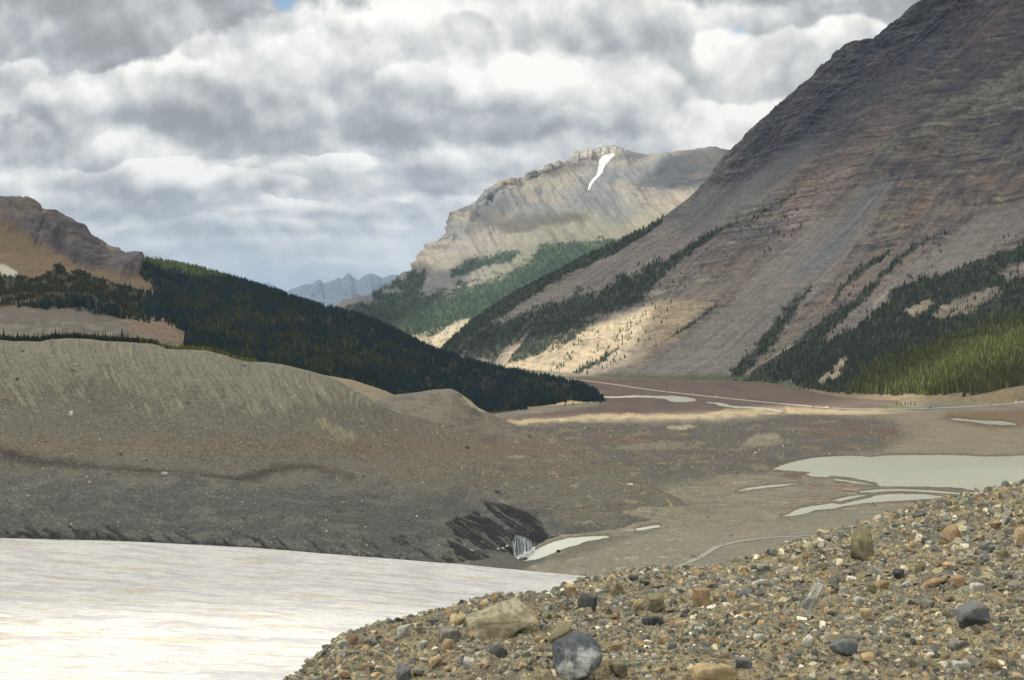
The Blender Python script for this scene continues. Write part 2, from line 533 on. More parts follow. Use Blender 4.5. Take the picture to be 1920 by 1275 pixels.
rows = [tp([(520, 640, 4300), (700, 642, 4100), (850, 665, 3950), (1000, 668, 4100), (1200, 668, 4400), (1650, 665, 4900)]),
        tp([(520, 618, 5000), (640, 596, 5150), (760, 600, 4900), (900, 588, 4950), (1050, 565, 5200), (1250, 545, 5500), (1650, 540, 5900)]),
        tp([(520, 609, 5300), (640, 583, 5600), (760, 543, 5600), (860, 530, 5700), (950, 500, 5800), (1100, 455, 6150), (1250, 440, 6300), (1650, 440, 6500)]),
        tp([(520, 606, 5450), (640, 575, 5800), (740, 536, 5900), (800, 497, 6050), (870, 462, 6150), (960, 418, 6450), (1100, 385, 6750), (1250, 385, 6850), (1400, 380, 6900), (1650, 420, 7000)]),
        tp([(520, 605, 5520), (640, 572.5, 5900), (740, 532, 6050), (800, 478, 6200), (860, 428, 6300), (940, 372, 6600), (1040, 335, 6950), (1150, 325, 7100), (1250, 330, 7200), (1400, 330, 7250), (1650, 400, 7400)]),
        crest,
        [(a, b, c + 60, d + 1500) for a, b, c, d in crest]]
G, ts, vs = loft(rows, [0, .25, .5, .72, .88, 1, 1.15], 820, 560, crisp=(5, 6))
U_, V_ = np.meshgrid(ts, vs)
px, py = proj(G)
n = normals(G)
env = sst(V_, 0.0, .12) * (1 - .75 * sst(np.abs(V_ - 1), .05, 0))
x, y, z = G[..., 0], G[..., 1], G[..., 2]
rock = pm(px, py, [(765, 512), (790, 470), (850, 400), (930, 335), (1010, 312), (1120, 270), (1180, 272), (1120, 300), (1010, 335), (950, 350), (905, 395), (860, 440), (830, 490), (790, 520)], 5, 6, 30, 1)
gul = fbm(x / 190 + z / 300, (z - y * .2) / 900, 5, .55, k=2)
big = fbm(x / 900 + .3, y / 1100, 4, k=4)
strata = fbm(z / 26 + fbm(x / 400, y / 400, 3, k=6) * 1.2, x / 1500, 3, .6, k=5)
d = big * 70 + gul * 34 * (1 - .3 * rock) + (ridged(x / 420 + z / 900, z / 900, 4, .5, k=6) - .5) * 40 + fbm(x / 60, z / 60, 4, k=1) * 9 + rock * strata * 55 + rock * fbm(x / 70, z / 260, 3, k=3) * 30
G = G + n * (d * env)[..., None]
px, py = proj(G)
sl_ = slope(G)
tan_ = A(112, 107, 101); grey = A(94, 95, 98); dark = A(58, 63, 72); cream = A(132, 123, 110)
c = lerp(np.zeros(G.shape) + tan_, grey, sst(fbm(x / 500, z / 160, 5, .6, k=7), -.15, .25))
c = lerp(c, cream, .7 * sst(strata, .1, .4) * rock)
c = lerp(c, dark, .75 * sst(strata, -.1, -.4) * rock)
gv = sst(fbm(x / 34 + z / 60, (z) / 260, 4, .6, k=3), .12, .45)
c = lerp(c, dark, .28 * gv)
ledge = sst(fbm(z / 22 + fbm(x / 300, y / 300, 3, k=2) * 2, x / 700, 3, k=1), .12, .3) * pm(px, py, [(1180, 345), (1235, 320), (1360, 320), (1330, 372), (1200, 400)], 12, 10)
c = lerp(c, dark, .6 * ledge)
# pale apron right of the peak
c = lerp(c, cream, .6 * pm(px, py, [(1180, 410), (1240, 370), (1320, 350), (1300, 380), (1240, 420), (1170, 460)], 10, 12))
# green meadow and forest
green = A(56, 66, 46); dgreen = A(32, 44, 40)
fw = fbm(px / 40 + py / 60, py / 16, 5, .65, k=6) * 22
treeline = np.interp(px, [560, 640, 700, 745, 800, 860, 900, 960, 985, 1010, 1060, 1120, 1180, 1250, 1300, 1500], [600, 580, 562, 542, 550, 540, 530, 506, 486, 462, 456, 450, 450, 436, 420, 400])
f1 = sst(py - treeline + fw, -5, 9)
c = lerp(c, A(86, 88, 68), .45 * sst(py - treeline + fw * 1.5, -75, -15) * (1 - rock) * sst(px, 860, 960))
upf = np.maximum(pm(px, py, [(700, 548), (780, 510), (800, 512), (790, 545), (760, 560), (700, 566)], 4, 8, 18),
      np.maximum(pm(px, py, [(862, 492), (900, 485), (960, 470), (985, 478), (950, 500), (925, 515), (885, 520), (865, 505)], 4, 12, 18, 2),
                 pm(px, py, [(845, 505), (882, 500), (890, 525), (870, 540), (845, 530)], 4, 9, 14, 4)))
forest = np.clip(np.maximum(f1, upf), 0, 1)
bare = np.maximum(band(px, py, [(720, 548), (745, 545)], 6, 4, 8, 14), pm(px, py, [(815, 525), (870, 515), (905, 500), (960, 490), (985, 460), (1005, 462), (1000, 475), (935, 512), (880, 530), (825, 530)], 4, 9, 16))
forest *= 1 - .9 * bare
cl1 = sst(fbm(px / 26, py / 4.5, 5, .6, k=4), .33, .46) * (pm(px, py, [(840, 540), (960, 530), (950, 570), (860, 562)], 10) + pm(px, py, [(930, 485), (990, 475), (980, 500), (930, 505)], 6))
canyon = pm(px, py, [(758, 640), (780, 628), (800, 622), (835, 612), (862, 600), (880, 596), (870, 615), (850, 640), (835, 670), (760, 660)], 3, 7, 16, 5)
canyon *= 1 - .8 * pm(px, py, [(790, 628), (820, 612), (850, 606), (830, 620), (808, 634)], 3, 5, 10)
forest = forest * (1 - np.clip(cl1, 0, 1)) * (1 - canyon)
c = lerp(c, lerp(np.zeros(G.shape) + green, dgreen, np.clip(.35 + 1.2 * fbm(x / 120, y / 200, 5, .6, k=2), 0, 1)), forest)
c = lerp(c, A(150, 138, 118), canyon * .8)
c = lerp(c, A(84, 80, 70), canyon * sst(fbm(px / 9 + py / 12, py / 7, 5, .66, k=3), -.02, .25) * .75)
# old snow: the long patch below the summit, and a dusting along the ridge
snow = pm(px, py, [(1129, 293), (1138, 289), (1149, 288), (1153, 291), (1146, 297), (1139, 304), (1133, 313), (1130, 322), (1124, 330), (1116, 338), (1109, 346), (1105, 357), (1102, 356), (1105, 345), (1112, 334), (1119, 327), (1121, 316), (1123, 303)], 1.0, 1.0, 7, 3)
snow = sst(snow, .55, 1.0)
dust = sst(fbm(px / 5, py / 3, 4, .7, k=5), .06, .22) * band(px, py, [(1010, 318, 3), (1060, 304, 5), (1100, 289, 8), (1150, 280, 6), (1180, 284, 2)], 6, 6)
c = lerp(c, np.array([.78, .79, .81]), np.clip(np.maximum(snow, dust * .5), 0, 1))
G_c, F_c = G, forest
lt = pm(px, py, [(560, 600), (781, 480), (960, 310), (1130, 262), (1420, 270), (1420, 460), (1000, 690), (700, 690), (560, 640)], 6)
shd = [([(600, 600), (640, 560), (700, 530), (770, 500), (850, 505), (890, 470), (905, 490), (870, 530), (800, 575), (760, 600), (720, 612), (640, 620)], 12),
       ([(925, 418), (960, 404), (1040, 396), (1110, 398), (1105, 412), (1040, 420), (1000, 432), (940, 440)], 8),
       ([(1225, 310), (1250, 292), (1280, 280), (1400, 270), (1400, 320), (1350, 352), (1310, 345), (1290, 362), (1250, 350), (1200, 352), (1170, 345), (1215, 335)], 8),
       ([(870, 430), (900, 395), (960, 360), (975, 350), (920, 415), (885, 440)], 7),
       ([(1150, 290), (1185, 283), (1220, 292), (1180, 305)], 6),
       ([(1010, 330), (1050, 308), (1120, 285), (1050, 330)], 5)]
for pl, sf in shd: lt = lt * (1 - pm(px, py, pl, sf, 8, 40, 2) * .95)
lit(G, lt * sst(V_, 0, .02))
grid_mesh('centre_mountain', G, c, M_mtn, kind='structure')
FOREST.append(('conifer_forest_below_peak', scatter(G, forest * (py < 668), 44000, 7, 13, A(40, 52, 38), rf=.22), 3))

# ================================================================== RIGHT MOUNTAIN
sil = [(822, 662, 3980), (832, 650, 3970), (850, 632, 3960), (875, 611, 3950), (900, 592, 3940), (930, 571, 3930), (960, 551, 3920), (1000, 531, 3900), (1025, 517, 3890), (1050, 505, 3880),
       (1080, 490, 3870), (1110, 474, 3860), (1130, 465, 3850), (1160, 452, 3850), (1180, 441, 3850), (1210, 427, 3850), (1240, 410, 3850), (1265, 393, 3850), (1290, 375, 3850), (1308, 358, 3850),
       (1322, 343, 3850), (1338, 322, 3850), (1352, 305, 3850), (1364, 289, 3850), (1380, 276, 3840), (1392, 264, 3840), (1402, 250, 3830), (1420, 234, 3820), (1440, 217, 3820), (1458, 202, 3810),
       (1480, 182, 3800), (1500, 166, 3790), (1520, 151, 3780), (1545, 128, 3770), (1560, 115, 3770), (1578, 99, 3760), (1590, 87, 3760), (1603, 81, 3750), (1612, 81, 3750), (1624, 77, 3750), (1630, 81, 3750),
       (1640, 75, 3745), (1652, 60, 3740), (1664, 52, 3735), (1676, 42, 3730), (1690, 30, 3720), (1697, 20, 3715), (1712, 8, 3710), (1730, -4, 3700), (1760, -22, 3700), (1820, -60, 3700), (1900, -110, 3700), (1990, -170, 3700)]
silL = [0, 8, 14, 18, 28, 37, 49, 52]     # index of the silhouette at each contour level
lev = [0, .14, .28, .40, .56, .72, .88, 1.0]
cols = [  # t, then 8 control points from the foot to the top
    (0.00, None),
    (0.16, [(985, 700, 3500), (1075, 612, 3560), (1180, 525, 3600), (1290, 455, 3630), (1425, 330, 3650), (1600, 190, 3650), (1790, 40, 3640), (2040, -165, 3640)]),
    (0.34, [(1190, 716, 2960), (1320, 622, 3050), (1430, 527, 3120), (1530, 440, 3190), (1640, 330, 3270), (1760, 215, 3350), (1900, 85, 3440), (2150, -155, 3560)]),
    (0.50, [(1440, 722, 2760), (1530, 635, 2830), (1630, 540, 2900), (1735, 440, 2970), (1840, 330, 3060), (1960, 205, 3160), (2100, 70, 3270), (2350, -150, 3420)]),
    (0.63, [(1575, 748, 2230), (1650, 682, 2420), (1745, 605, 2580), (1860, 510, 2720), (1980, 390, 2850), (2100, 260, 2960), (2250, 120, 3080), (2520, -120, 3260)]),
    (0.76, [(1760, 752, 2130), (1840, 690, 2230), (1950, 615, 2400), (2080, 510, 2550), (2200, 400, 2680), (2340, 270, 2800), (2480, 130, 2920), (2760, -110, 3120)]),
    (0.88, [(1960, 722, 2080), (2060, 660, 2180), (2180, 590, 2320), (2320, 490, 2470), (2450, 380, 2600), (2590, 260, 2720), (2740, 130, 2840), (3000, -100, 3030)]),
    (1.00, [(2250, 720, 1950), (2350, 660, 2050), (2480, 590, 2200), (2620, 480, 2350), (2760, 370, 2480), (2900, 250, 2600), (3050, 120, 2720), (3300, -100, 2900)])]
nu, nv = 900, 760
vs = np.concatenate([np.linspace(0, 1, nv)])
si = np.array(sil, float)
sv = np.interp(np.arange(len(sil)), silL, lev)
sp3 = P(si[:, 0], si[:, 1], si[:, 2])
silcol = np.stack([np.interp(vs, sv, sp3[:, k]) for k in range(3)], -1)
CC = [silcol]; tk = [0.0]
for tt_, pts in cols[1:]:
    pts = np.array(pts, float)
    CC.append(pchip(np.array(lev), P(pts[:, 0], pts[:, 1], pts[:, 2]), vs)); tk.append(tt_)
back = silcol + np.array([350., 900., 0]); back[:, 2] -= 500
CC = np.stack([back] + CC); tk = np.array([-.1] + tk)
ts = np.concatenate([np.linspace(-.1, 0, 30)[:-1], np.linspace(0, 1, nu) ** 1.15])
G = pchip(tk, CC, ts)             # (nu', nv, 3)
G = np.transpose(G, (1, 0, 2))
# foot: one extra row under the valley floor
foot = G[:1].copy(); foot[..., 2] = -150; foot[..., 1] -= 25; foot[..., 0] -= 25
G = np.concatenate([foot, G], 0)
V_, U_ = np.meshgrid(np.concatenate([[-.02], vs]), ts, indexing='ij')
px, py = proj(G)
n = normals(G)
x, y, z = G[..., 0], G[..., 1], G[..., 2]
env = sst(V_, 0.0, .1) * (1 - .8 * sst(np.abs(U_), .03, 0)) * (U_ > -.05)
scree = np.maximum.reduce([
    pm(px, py, [(1650, 325), (1672, 340), (1610, 450), (1560, 520), (1500, 580), (1430, 650), (1370, 705), (1130, 712), (1220, 672), (1290, 625), (1375, 560), (1445, 488), (1490, 440), (1560, 395), (1610, 350)], 6, 9, 50, 1),
    pm(px, py, [(1130, 480), (1250, 420), (1330, 350), (1420, 330), (1520, 270), (1560, 260), (1480, 350), (1340, 440), (1220, 510), (1080, 590), (1000, 590), (900, 620)], 12, 14, 60, 2),
    pm(px, py, [(1690, 520), (1760, 450), (1840, 400), (1930, 370), (1930, 440), (1850, 480), (1760, 520), (1700, 545)], 8, 10, 40, 3),
    pm(px, py, [(1590, 590), (1700, 490), (1740, 470), (1660, 570), (1600, 620), (1560, 640)], 5, 6, 30, 4),
    pm(px, py, [(1080, 700), (1180, 640), (1230, 640), (1170, 700)], 6, 8, 30, 5)])
strw = fbm(U_ * 9, V_ * 5, 4, k=6)
strata = fbm(z / 17 + strw * 2.2 - x / 170, U_ * 4, 4, .62, k=5)
rocky = (1 - scree) * sst(fbm(U_ * 7, V_ * 4.5, 4, .6, k=7) + .55 * sst(V_, .3, .7) + .10, .0, .2)
gulA = fbm(U_ * 60, V_ * 2.2, 4, .55, k=1)
gulB = ridged(U_ * 17 + strw * .6, V_ * 1.6, 4, .5, k=2)
big = fbm(U_ * 5, V_ * 3, 3, k=3)
blocky = fbm(x / 30 + U_ * 40, z / 30, 5, .62, k=4)
d = big * 26 + (gulB - .4) * 22 * (.35 + .65 * rocky) * (1 - .75 * scree) + gulA * (3 + 7 * rocky) + rocky * (strata * 10 + blocky * 7) + blocky * 2
# the shallow trough the main scree fan comes down
d -= 16 * pm(px, py, [(1640, 325), (1672, 330), (1560, 500), (1440, 640), (1230, 690), (1440, 500)], 20)
G = G + n * (d * env)[..., None]
px, py = proj(G)
x, y, z = G[..., 0], G[..., 1], G[..., 2]
screec = A(108, 104, 103); mid = A(107, 99, 93); dk = A(72, 70, 78); red = A(112, 95, 84); lite = A(134, 128, 118); blue = A(86, 91, 100)
st = fbm(U_ * 130, V_ * 3, 4, .6, k=5)
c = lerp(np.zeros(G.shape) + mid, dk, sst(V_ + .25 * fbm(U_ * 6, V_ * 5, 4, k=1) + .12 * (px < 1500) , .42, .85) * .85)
c = lerp(c, dk, rocky * sst(strata, .02, .25) * .6)
c = lerp(c, dk, (1 - scree) * sst(gulB, .45, .8) * .35)
fine_g = fbm(U_ * 210 + V_ * 5, V_ * 9, 4, .6, k=6)
c = lerp(c, dk, sst(fine_g, .05, .3) * .32 * (1 - .5 * scree))
c = lerp(c, lite, sst(-fine_g, .1, .35) * .25 * (1 - .6 * scree))
c = lerp(c, A(64, 64, 76), (1 - scree) * sst(fbm(U_ * 26, V_ * 9, 5, .62, k=4), .06, .3) * .7 * sst(V_, .2, .5))
c = lerp(c, red, sst(fbm(U_ * 14, V_ * 8, 5, .6, k=2), .08, .34) * .40 * (1 - scree) * sst(V_, .1, .3))
c = lerp(c, lite, sst(fbm(x / 60, z / 22, 5, .65, k=3), .14, .4) * .5 * rocky)
pale = pm(px, py, [(1735, 235), (1760, 190), (1850, 165), (1930, 110), (1930, 185), (1850, 215), (1790, 225), (1740, 260)], 8, 18, 40, 2) + pm(px, py, [(1640, 265), (1680, 245), (1700, 262), (1665, 290), (1640, 285)], 6, 10, 20, 3) + pm(px, py, [(1570, 125), (1598, 84), (1606, 86), (1592, 120), (1560, 132)], 4, 6)
c = lerp(c, A(128, 126, 116), np.clip(pale, 0, 1) * .6 * (.5 + sst(blocky, -.2, .3) * .5))
c = lerp(c, screec, scree * .75)
c = lerp(c, A(118, 106, 104), pm(px, py, [(1500, 340), (1640, 230), (1690, 220), (1600, 330), (1520, 420), (1440, 470)], 12, 12) * .6)
c = lerp(c, blue, scree * pm(px, py, [(1640, 335), (1665, 345), (1570, 480), (1510, 520), (1480, 520), (1560, 440)], 10, 10, 40) * .65)
c = lerp(c, dk, .38 * sst(st, .05, .35))
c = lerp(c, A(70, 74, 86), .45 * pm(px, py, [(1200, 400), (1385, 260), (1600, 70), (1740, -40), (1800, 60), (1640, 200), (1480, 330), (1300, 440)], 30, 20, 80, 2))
st2 = fbm(z / 7.5 + strw * 4 - x / 90, U_ * 14, 4, .62, k=3)
c = c * (1 + (.25 + .55 * rocky) * st2 * 1.3 + .35 * fbm(x / 9 + U_ * 60, z / 9, 4, .65, k=5))[..., None]
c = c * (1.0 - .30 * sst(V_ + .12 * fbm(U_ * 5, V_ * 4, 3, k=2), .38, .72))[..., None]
c = np.clip(c * .93, .01, .9)
c = lerp(c, lite, .22 * sst(-st, .1, .4) * (V_ < .55))
low = pm(px, py, [(930, 700), (960, 655), (1060, 620), (1150, 600), (1250, 560), (1330, 570), (1260, 640), (1180, 690), (1060, 705)], 12, 12, 50, 3)
c = lerp(c, A(160, 146, 124), low * (1 - scree * .4) * .75 * (.55 + .45 * sst(strata, -.3, .1)))
c = lerp(c, dk, low * sst(strata, .15, .5) * .28)
c = lerp(c, A(96, 88, 78), low * sst(fbm(x / 26, z / 14, 5, .66, k=6), .08, .35) * .6)
# woods, in streaks down the fall line
wq = fbm(px / 46 + py / 60, (px + py) / 90, 5, .6, k=1)
FR = np.maximum.reduce([
    pm(px, py, [(820, 664), (850, 625), (905, 585), (960, 548), (1050, 503), (1130, 463), (1215, 424), (1245, 408), (1240, 420), (1150, 478), (1070, 510), (1010, 548), (930, 600), (880, 635), (850, 664)], 4, 7, 22, 2),
    pm(px, py, [(840, 670), (880, 635), (950, 600), (1060, 560), (1150, 530), (1230, 490), (1255, 500), (1200, 560), (1130, 590), (1040, 625), (980, 645), (930, 660), (880, 668)], 8, 20, 30, 3) * sst(wq, -.30, -.12),
    pm(px, py, [(880, 664), (980, 640), (1060, 612), (1130, 590), (1070, 640), (990, 672), (930, 690)], 6, 14, 22, 4) * sst(wq, -.26, -.05),
    band(px, py, [(1180, 560, 14), (1250, 500, 9), (1310, 455, 6), (1360, 425, 2), (1400, 412, 0)], 0, 4, 8, 20, 5),
    band(px, py, [(1400, 418, 1), (1440, 392, 2), (1490, 364, 1)], 0, 3, 4, 10, 6),
    band(px, py, [(1230, 650, 0), (1290, 612, 1.5), (1345, 572, .5)], 0, 2, 3, 10, 6),
    band(px, py, [(1075, 700, 2), (1130, 675, 4), (1160, 652, 1)], 0, 4, 8, 12, 7) * sst(wq, -.2, 0),
    band(px, py, [(1380, 700, 10), (1440, 640, 12), (1490, 570, 9), (1520, 545, 4)], 0, 7, 12, 20, 1) * sst(wq, -.22, -.02),
    band(px, py, [(1460, 690, 16), (1540, 620, 14), (1620, 555, 6), (1680, 490, 5), (1720, 460, 3), (1776, 437, 0)], 0, 6, 10, 20, 2),
    band(px, py, [(1560, 560, 3), (1610, 510, 6), (1650, 485, 5), (1680, 465, 1)], 0, 4, 9, 18, 3) * sst(wq, -.2, 0),
    pm(px, py, [(1370, 718), (1480, 660), (1600, 620), (1680, 560), (1720, 520), (1790, 530), (1850, 500), (1935, 460), (1960, 520), (1930, 760), (1700, 760), (1540, 738), (1500, 722)], 8, 20, 34, 4),
    band(px, py, [(1690, 560, 24), (1760, 530, 14), (1840, 500, 12), (1930, 470, 14)], 0, 6, 12, 24, 5)])
gap = np.maximum.reduce([
    pm(px, py, [(1740, 590), (1790, 560), (1870, 535), (1880, 548), (1830, 580), (1760, 600)], 5, 12, 16, 6), pm(px, py, [(1690, 585), (1740, 560), (1755, 568), (1715, 595)], 4, 8, 14, 7),
    band(px, py, [(1640, 570, 4), (1700, 510, 3), (1750, 470, 3)], 0, 4, 6, 16, 3), band(px, py, [(1400, 700, 0), (1480, 650, 1.5), (1520, 632, 0)], 0, 2, 3, 10, 4),
    pm(px, py, [(1870, 510), (1930, 480), (1935, 515), (1890, 530)], 5, 8, 14, 2),
    pm(px, py, [(1525, 720), (1560, 690), (1585, 665), (1590, 675), (1570, 705), (1545, 722)], 3, 7, 10, 3), pm(px, py, [(1530, 712), (1560, 700), (1600, 690), (1560, 715)], 3, 4, 10, 4)])
gap = gap * .93
FR = FR * (.62 + .38 * sst(fbm(px / 10, py / 8, 4, .65, k=3), -.28, -.05))
FR = np.maximum(FR, .07 * np.maximum(pm(px, py, [(1000, 640), (1250, 480), (1500, 360), (1520, 420), (1300, 560), (1080, 690)], 10), pm(px, py, [(1380, 710), (1500, 560), (1780, 430), (1930, 450), (1930, 600), (1600, 640)], 12)) * sst(wq, -.1, .15))
FR = np.clip(FR * (1 - gap), 0, 1) * (py < 752) * (U_ > -.02)
gapc = A(150, 140, 122)
c = lerp(c, gapc, np.clip(gap, 0, 1) * .8 * sst(V_, .4, .2))
c = lerp(c, A(44, 52, 42), sst(FR, .12, .8) * .9)
shrub = band(px, py, [(1120, 706, 4), (1250, 708, 6), (1400, 712, 8), (1520, 722, 4)], 0, 6, 8, 18, 5)
c = lerp(c, A(66, 78, 52), shrub * .7)
# the sandy cut bank along the foot of the grove
bank = band(px, py, [(1512, 735, 3), (1535, 740, 6), (1560, 744, 8), (1620, 746, 8), (1690, 748, 9), (1760, 746, 8), (1830, 737, 4), (1870, 724, 4), (1925, 712, 6)], 0, 3, 6, 12, 5)
bank = np.maximum(bank, (V_ < .012) * sst(px, 1500, 1530))
c = lerp(c, A(118, 105, 86), bank)
FR = FR * (1 - bank)
lt = np.maximum.reduce([
    pm(px, py, [(860, 672), (930, 645), (1050, 628), (1130, 600), (1170, 580), (1240, 555), (1215, 610), (1205, 640), (1180, 680), (1120, 705), (1000, 712), (880, 690)], 9, 12, 60, 1) * .95,
    pm(px, py, [(1590, 762), (1630, 735), (1700, 712), (1770, 668), (1850, 632), (1940, 604), (1960, 672), (1860, 690), (1800, 712), (1745, 738), (1700, 765), (1640, 765)], 9, 12, 50, 2) * .95])
lit(G, lt)
G_r, F_r = G, FR
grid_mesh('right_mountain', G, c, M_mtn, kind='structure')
grove = FR * pm(px, py, [(1590, 762), (1630, 705), (1740, 660), (1940, 590), (2100, 600), (2100, 760)], 22, 10, 30)  # grove keeps its yellow-green; shade beyond it is put into darker tree colour
FOREST.append(('conifer_forest_on_slope', scatter(G, FR * (1 - grove) + .10 * low * sst(wq, .1, .2), 17000, 5, 12, A(36, 44, 38), rf=.18, rgb2=A(52, 58, 44)), 4))
FOREST.append(('conifer_forest_in_grove', scatter(G, grove * (.6 + .5 * (py > 640)), 15000, 9, 17, A(52, 57, 28), rf=.14, rgb2=A(78, 80, 38)), 5))

# ================================================================== LEFT HILL
crest = [(-420, 300, 2300), (-200, 345, 2300), (-60, 374, 2350), (0, 377, 2380), (20, 379, 2380), (38, 379, 2380), (50, 382, 2380), (62, 390, 2380), (66, 398, 2380), (80, 406, 2390), (100, 416, 2400), (118, 424, 2410),
         (126, 428, 2410), (144, 438, 2430), (162, 446, 2440), (176, 455, 2450), (190, 467, 2460), (200, 471, 2470), (220, 478, 2480), (240, 484, 2500), (262, 491, 2520), (280, 492, 2540), (320, 498, 2560), (370, 505, 2560), (400, 514, 2550),
         (440, 527, 2540), (480, 540, 2520), (520, 552, 2500), (560, 566, 2480), (600, 577, 2460), (650, 589, 2430), (700, 605, 2400), (760, 636, 2370), (820, 663, 2340), (880, 680, 2310), (940, 694, 2280), (1000, 707, 2250),
         (1050, 716, 2220), (1090, 725, 2190), (1115, 737, 2160), (1130, 750, 2130), (1136, 756, 2110), (1140, 760, 2100)]
r_base = [(-420, 690, 1000), (0, 690, 1010), (200, 700, 1020), (340, 705, 1060), (450, 720, 1200), (600, 765, 1450), (750, 800, 1600), (920, 779, 1830), (1000, 774, 1930), (1080, 766, 2040), (1136, 760, 2085), (1140, 761, 2088)]
r_m = [(-420, 573, 1230), (0, 577, 1230), (60, 575, 1230), (150, 581, 1240), (220, 601, 1250), (290, 625, 1250), (340, 645, 1260), (450, 690, 1330), (600, 735, 1560), (750, 760, 1760), (920, 764, 1900), (1000, 765, 1980), (1080, 762, 2060), (1136, 759, 2092), (1140, 761, 2090)]
r_m2 = [(-420, 585, 1330), (0, 588, 1330), (60, 586, 1330), (150, 590, 1330), (220, 604, 1340), (290, 618, 1350), (340, 632, 1360), (450, 675, 1420), (600, 715, 1620), (750, 745, 1820), (920, 752, 1950), (1000, 758, 2010), (1080, 757, 2080), (1136, 758, 2095), (1140, 760.5, 2093)]
r_3 = [(-420, 520, 1700), (0, 535, 1700), (150, 545, 1700), (300, 590, 1720), (450, 625, 1780), (600, 670, 1850), (750, 710, 1960), (920, 733, 2060), (1000, 743, 2100), (1080, 749, 2120), (1136, 757.5, 2098), (1140, 760.3, 2095)]
r_4 = [(-420, 420, 2050), (0, 470, 2050), (100, 492, 2060), (200, 520, 2100), (300, 540, 2150), (450, 572, 2160), (600, 620, 2150), (750, 665, 2150), (920, 708, 2170), (1000, 724, 2180), (1080, 738, 2160), (1136, 757, 2102), (1140, 760.2, 2098)]
r_foot = [(a, b + 12, c - 10) for a, b, c in r_base]
rows = [tp(r_foot), tp(r_base), tp(r_m), tp(r_m2), tp(r_3), tp(r_4), tp(crest), tp([(a, b + 30, d + 500) for a, b, d in crest])]
G, ts, vs = loft(rows, [-.05, 0, .16, .24, .45, .72, 1, 1.15], 900, 520, crisp=(6, 7))
U_, V_ = np.meshgrid(ts, vs)
px, py = proj(G)
n = normals(G); x, y, z = G[..., 0], G[..., 1], G[..., 2]
env = sst(V_, 0, .1) * (1 - .8 * sst(np.abs(V_ - 1), .05, 0)) * sst(px, 1140, 1000)
rock = pm(px, py, [(-300, 300), (60, 370), (130, 420), (200, 465), (270, 490), (282, 515), (230, 520), (120, 480), (0, 420), (-300, 380)], 8, 12, 40)
d = fbm(x / 160, y / 160, 5, k=1) * 12 + (ridged(x / 90 + z / 120, z / 300, 4, .55, k=5) - .5) * 7 * sst(py, 560, 500) + rock * 2.2 * (fbm(x / 40 + z / 40, z / 30, 5, .6, k=2) * 9 + ridged(x / 130 + z / 160, z / 200, 4, k=3) * 10) + fbm(x / 30, y / 30, 4, k=4) * 1.2
G = G + n * (d * env)[..., None]
px, py = proj(G)
och = A(98, 86, 70); grock = A(80, 77, 80); pink = A(128, 118, 110); brn = A(92, 78, 66)
c = lerp(np.zeros(G.shape) + och * .9, A(102, 84, 64), sst(fbm(x / 90, z / 30, 5, k=5), -.1, .3))
c = lerp(c, grock, rock * sst(fbm(x / 120 + z / 70, z / 60, 5, .6, k=6) + .2, -.05, .2))
c = lerp(c, A(112, 100, 92), rock * sst(fbm(x / 18 + z / 20, z / 16, 5, .66, k=3), .08, .3) * .5)
c = lerp(c, A(58, 54, 60), rock * sst(fbm(x / 22 + z / 14, z / 40, 5, .66, k=5), .05, .28) * .6)
c = lerp(c, A(72, 66, 70), rock * sst(fbm(x / 40 + z / 30, z / 90, 5, .6, k=7), .1, .35) * .8)
c = lerp(c, A(66, 62, 68), pm(px, py, [(110, 460), (150, 468), (200, 495), (195, 505), (140, 490), (112, 475)], 5, 8, 20) * .8)
c = lerp(c, brn, (1 - rock) * sst(fbm(x / 60, y / 60, 5, .6, k=1), .1, .35) * .6 * sst(py, 440, 500))
c = lerp(c, A(78, 80, 62), pm(px, py, [(25, 378), (40, 376), (62, 392), (50, 396)], 3, 3) * .8)
mound = (V_ < .21) * sst(px, 345, 300)
c = lerp(c, lerp(np.zeros(G.shape) + A(88, 82, 78), A(104, 101, 95), sst(fbm(px / 26, py / 9, 5, .62, k=3) + .3 * sst(py, 590, 615), .1, .5)), sst(V_, .22, .2) * sst(px, 350, 320))
pinkr = pm(px, py, [(240, 600), (275, 592), (300, 592), (330, 620), (352, 632), (340, 645), (290, 635), (262, 628), (235, 615)], 6, 16, 18, 3) * sst(fbm(px / 12, py / 6, 4, .6, k=7), -.45, -.2)
c = lerp(c, lerp(np.zeros(G.shape) + A(112, 94, 82), A(80, 73, 68), sst(fbm(px / 7, py / 5, 4, .65, k=2), .0, .4)), pinkr * .8)
FR = pm(px, py, [(268, 489), (330, 492), (410, 510), (480, 532), (560, 558), (650, 584), (700, 598), (760, 630), (820, 658), (900, 680), (1000, 702), (1080, 716), (1118, 735), (1138, 756), (1120, 756), (1050, 762), (1000, 768), (920, 775), (860, 780),
                  (740, 790), (600, 760), (440, 700), (345, 650), (350, 627), (310, 604), (225, 597), (150, 582), (0, 574), (-300, 570), (-300, 500), (0, 514), (40, 518), (60, 530), (100, 506), (112, 500), (125, 512), (165, 512), (215, 535), (292, 556), (284, 535), (262, 510)], 4, 8, 24, 2)
FR = FR * (1 - .92 * pinkr * (1 - .5 * sst(fbm(px / 10, py / 4, 4, .6, k=4), .05, .25))) * np.where(px < 220, sst(fbm(x / 40, y / 60, 4, .6, k=5) + sst(px, -100, 240) * .5, -.25, 0), 1)
tongue = pm(px, py, [(100, 500), (112, 498), (140, 525), (180, 545), (150, 560), (120, 540)], 3, 6, 12)
FR = np.maximum(FR, tongue)
gapl = sst(fbm(px / 22, py / 6, 4, .6, k=6), .38, .5) * pm(px, py, [(430, 630), (620, 660), (640, 700), (560, 690), (440, 650)], 12) + pm(px, py, [(0, 500), (15, 496), (40, 518), (0, 514)], 3, 4) + pm(px, py, [(590, 560), (600, 548)], 2)
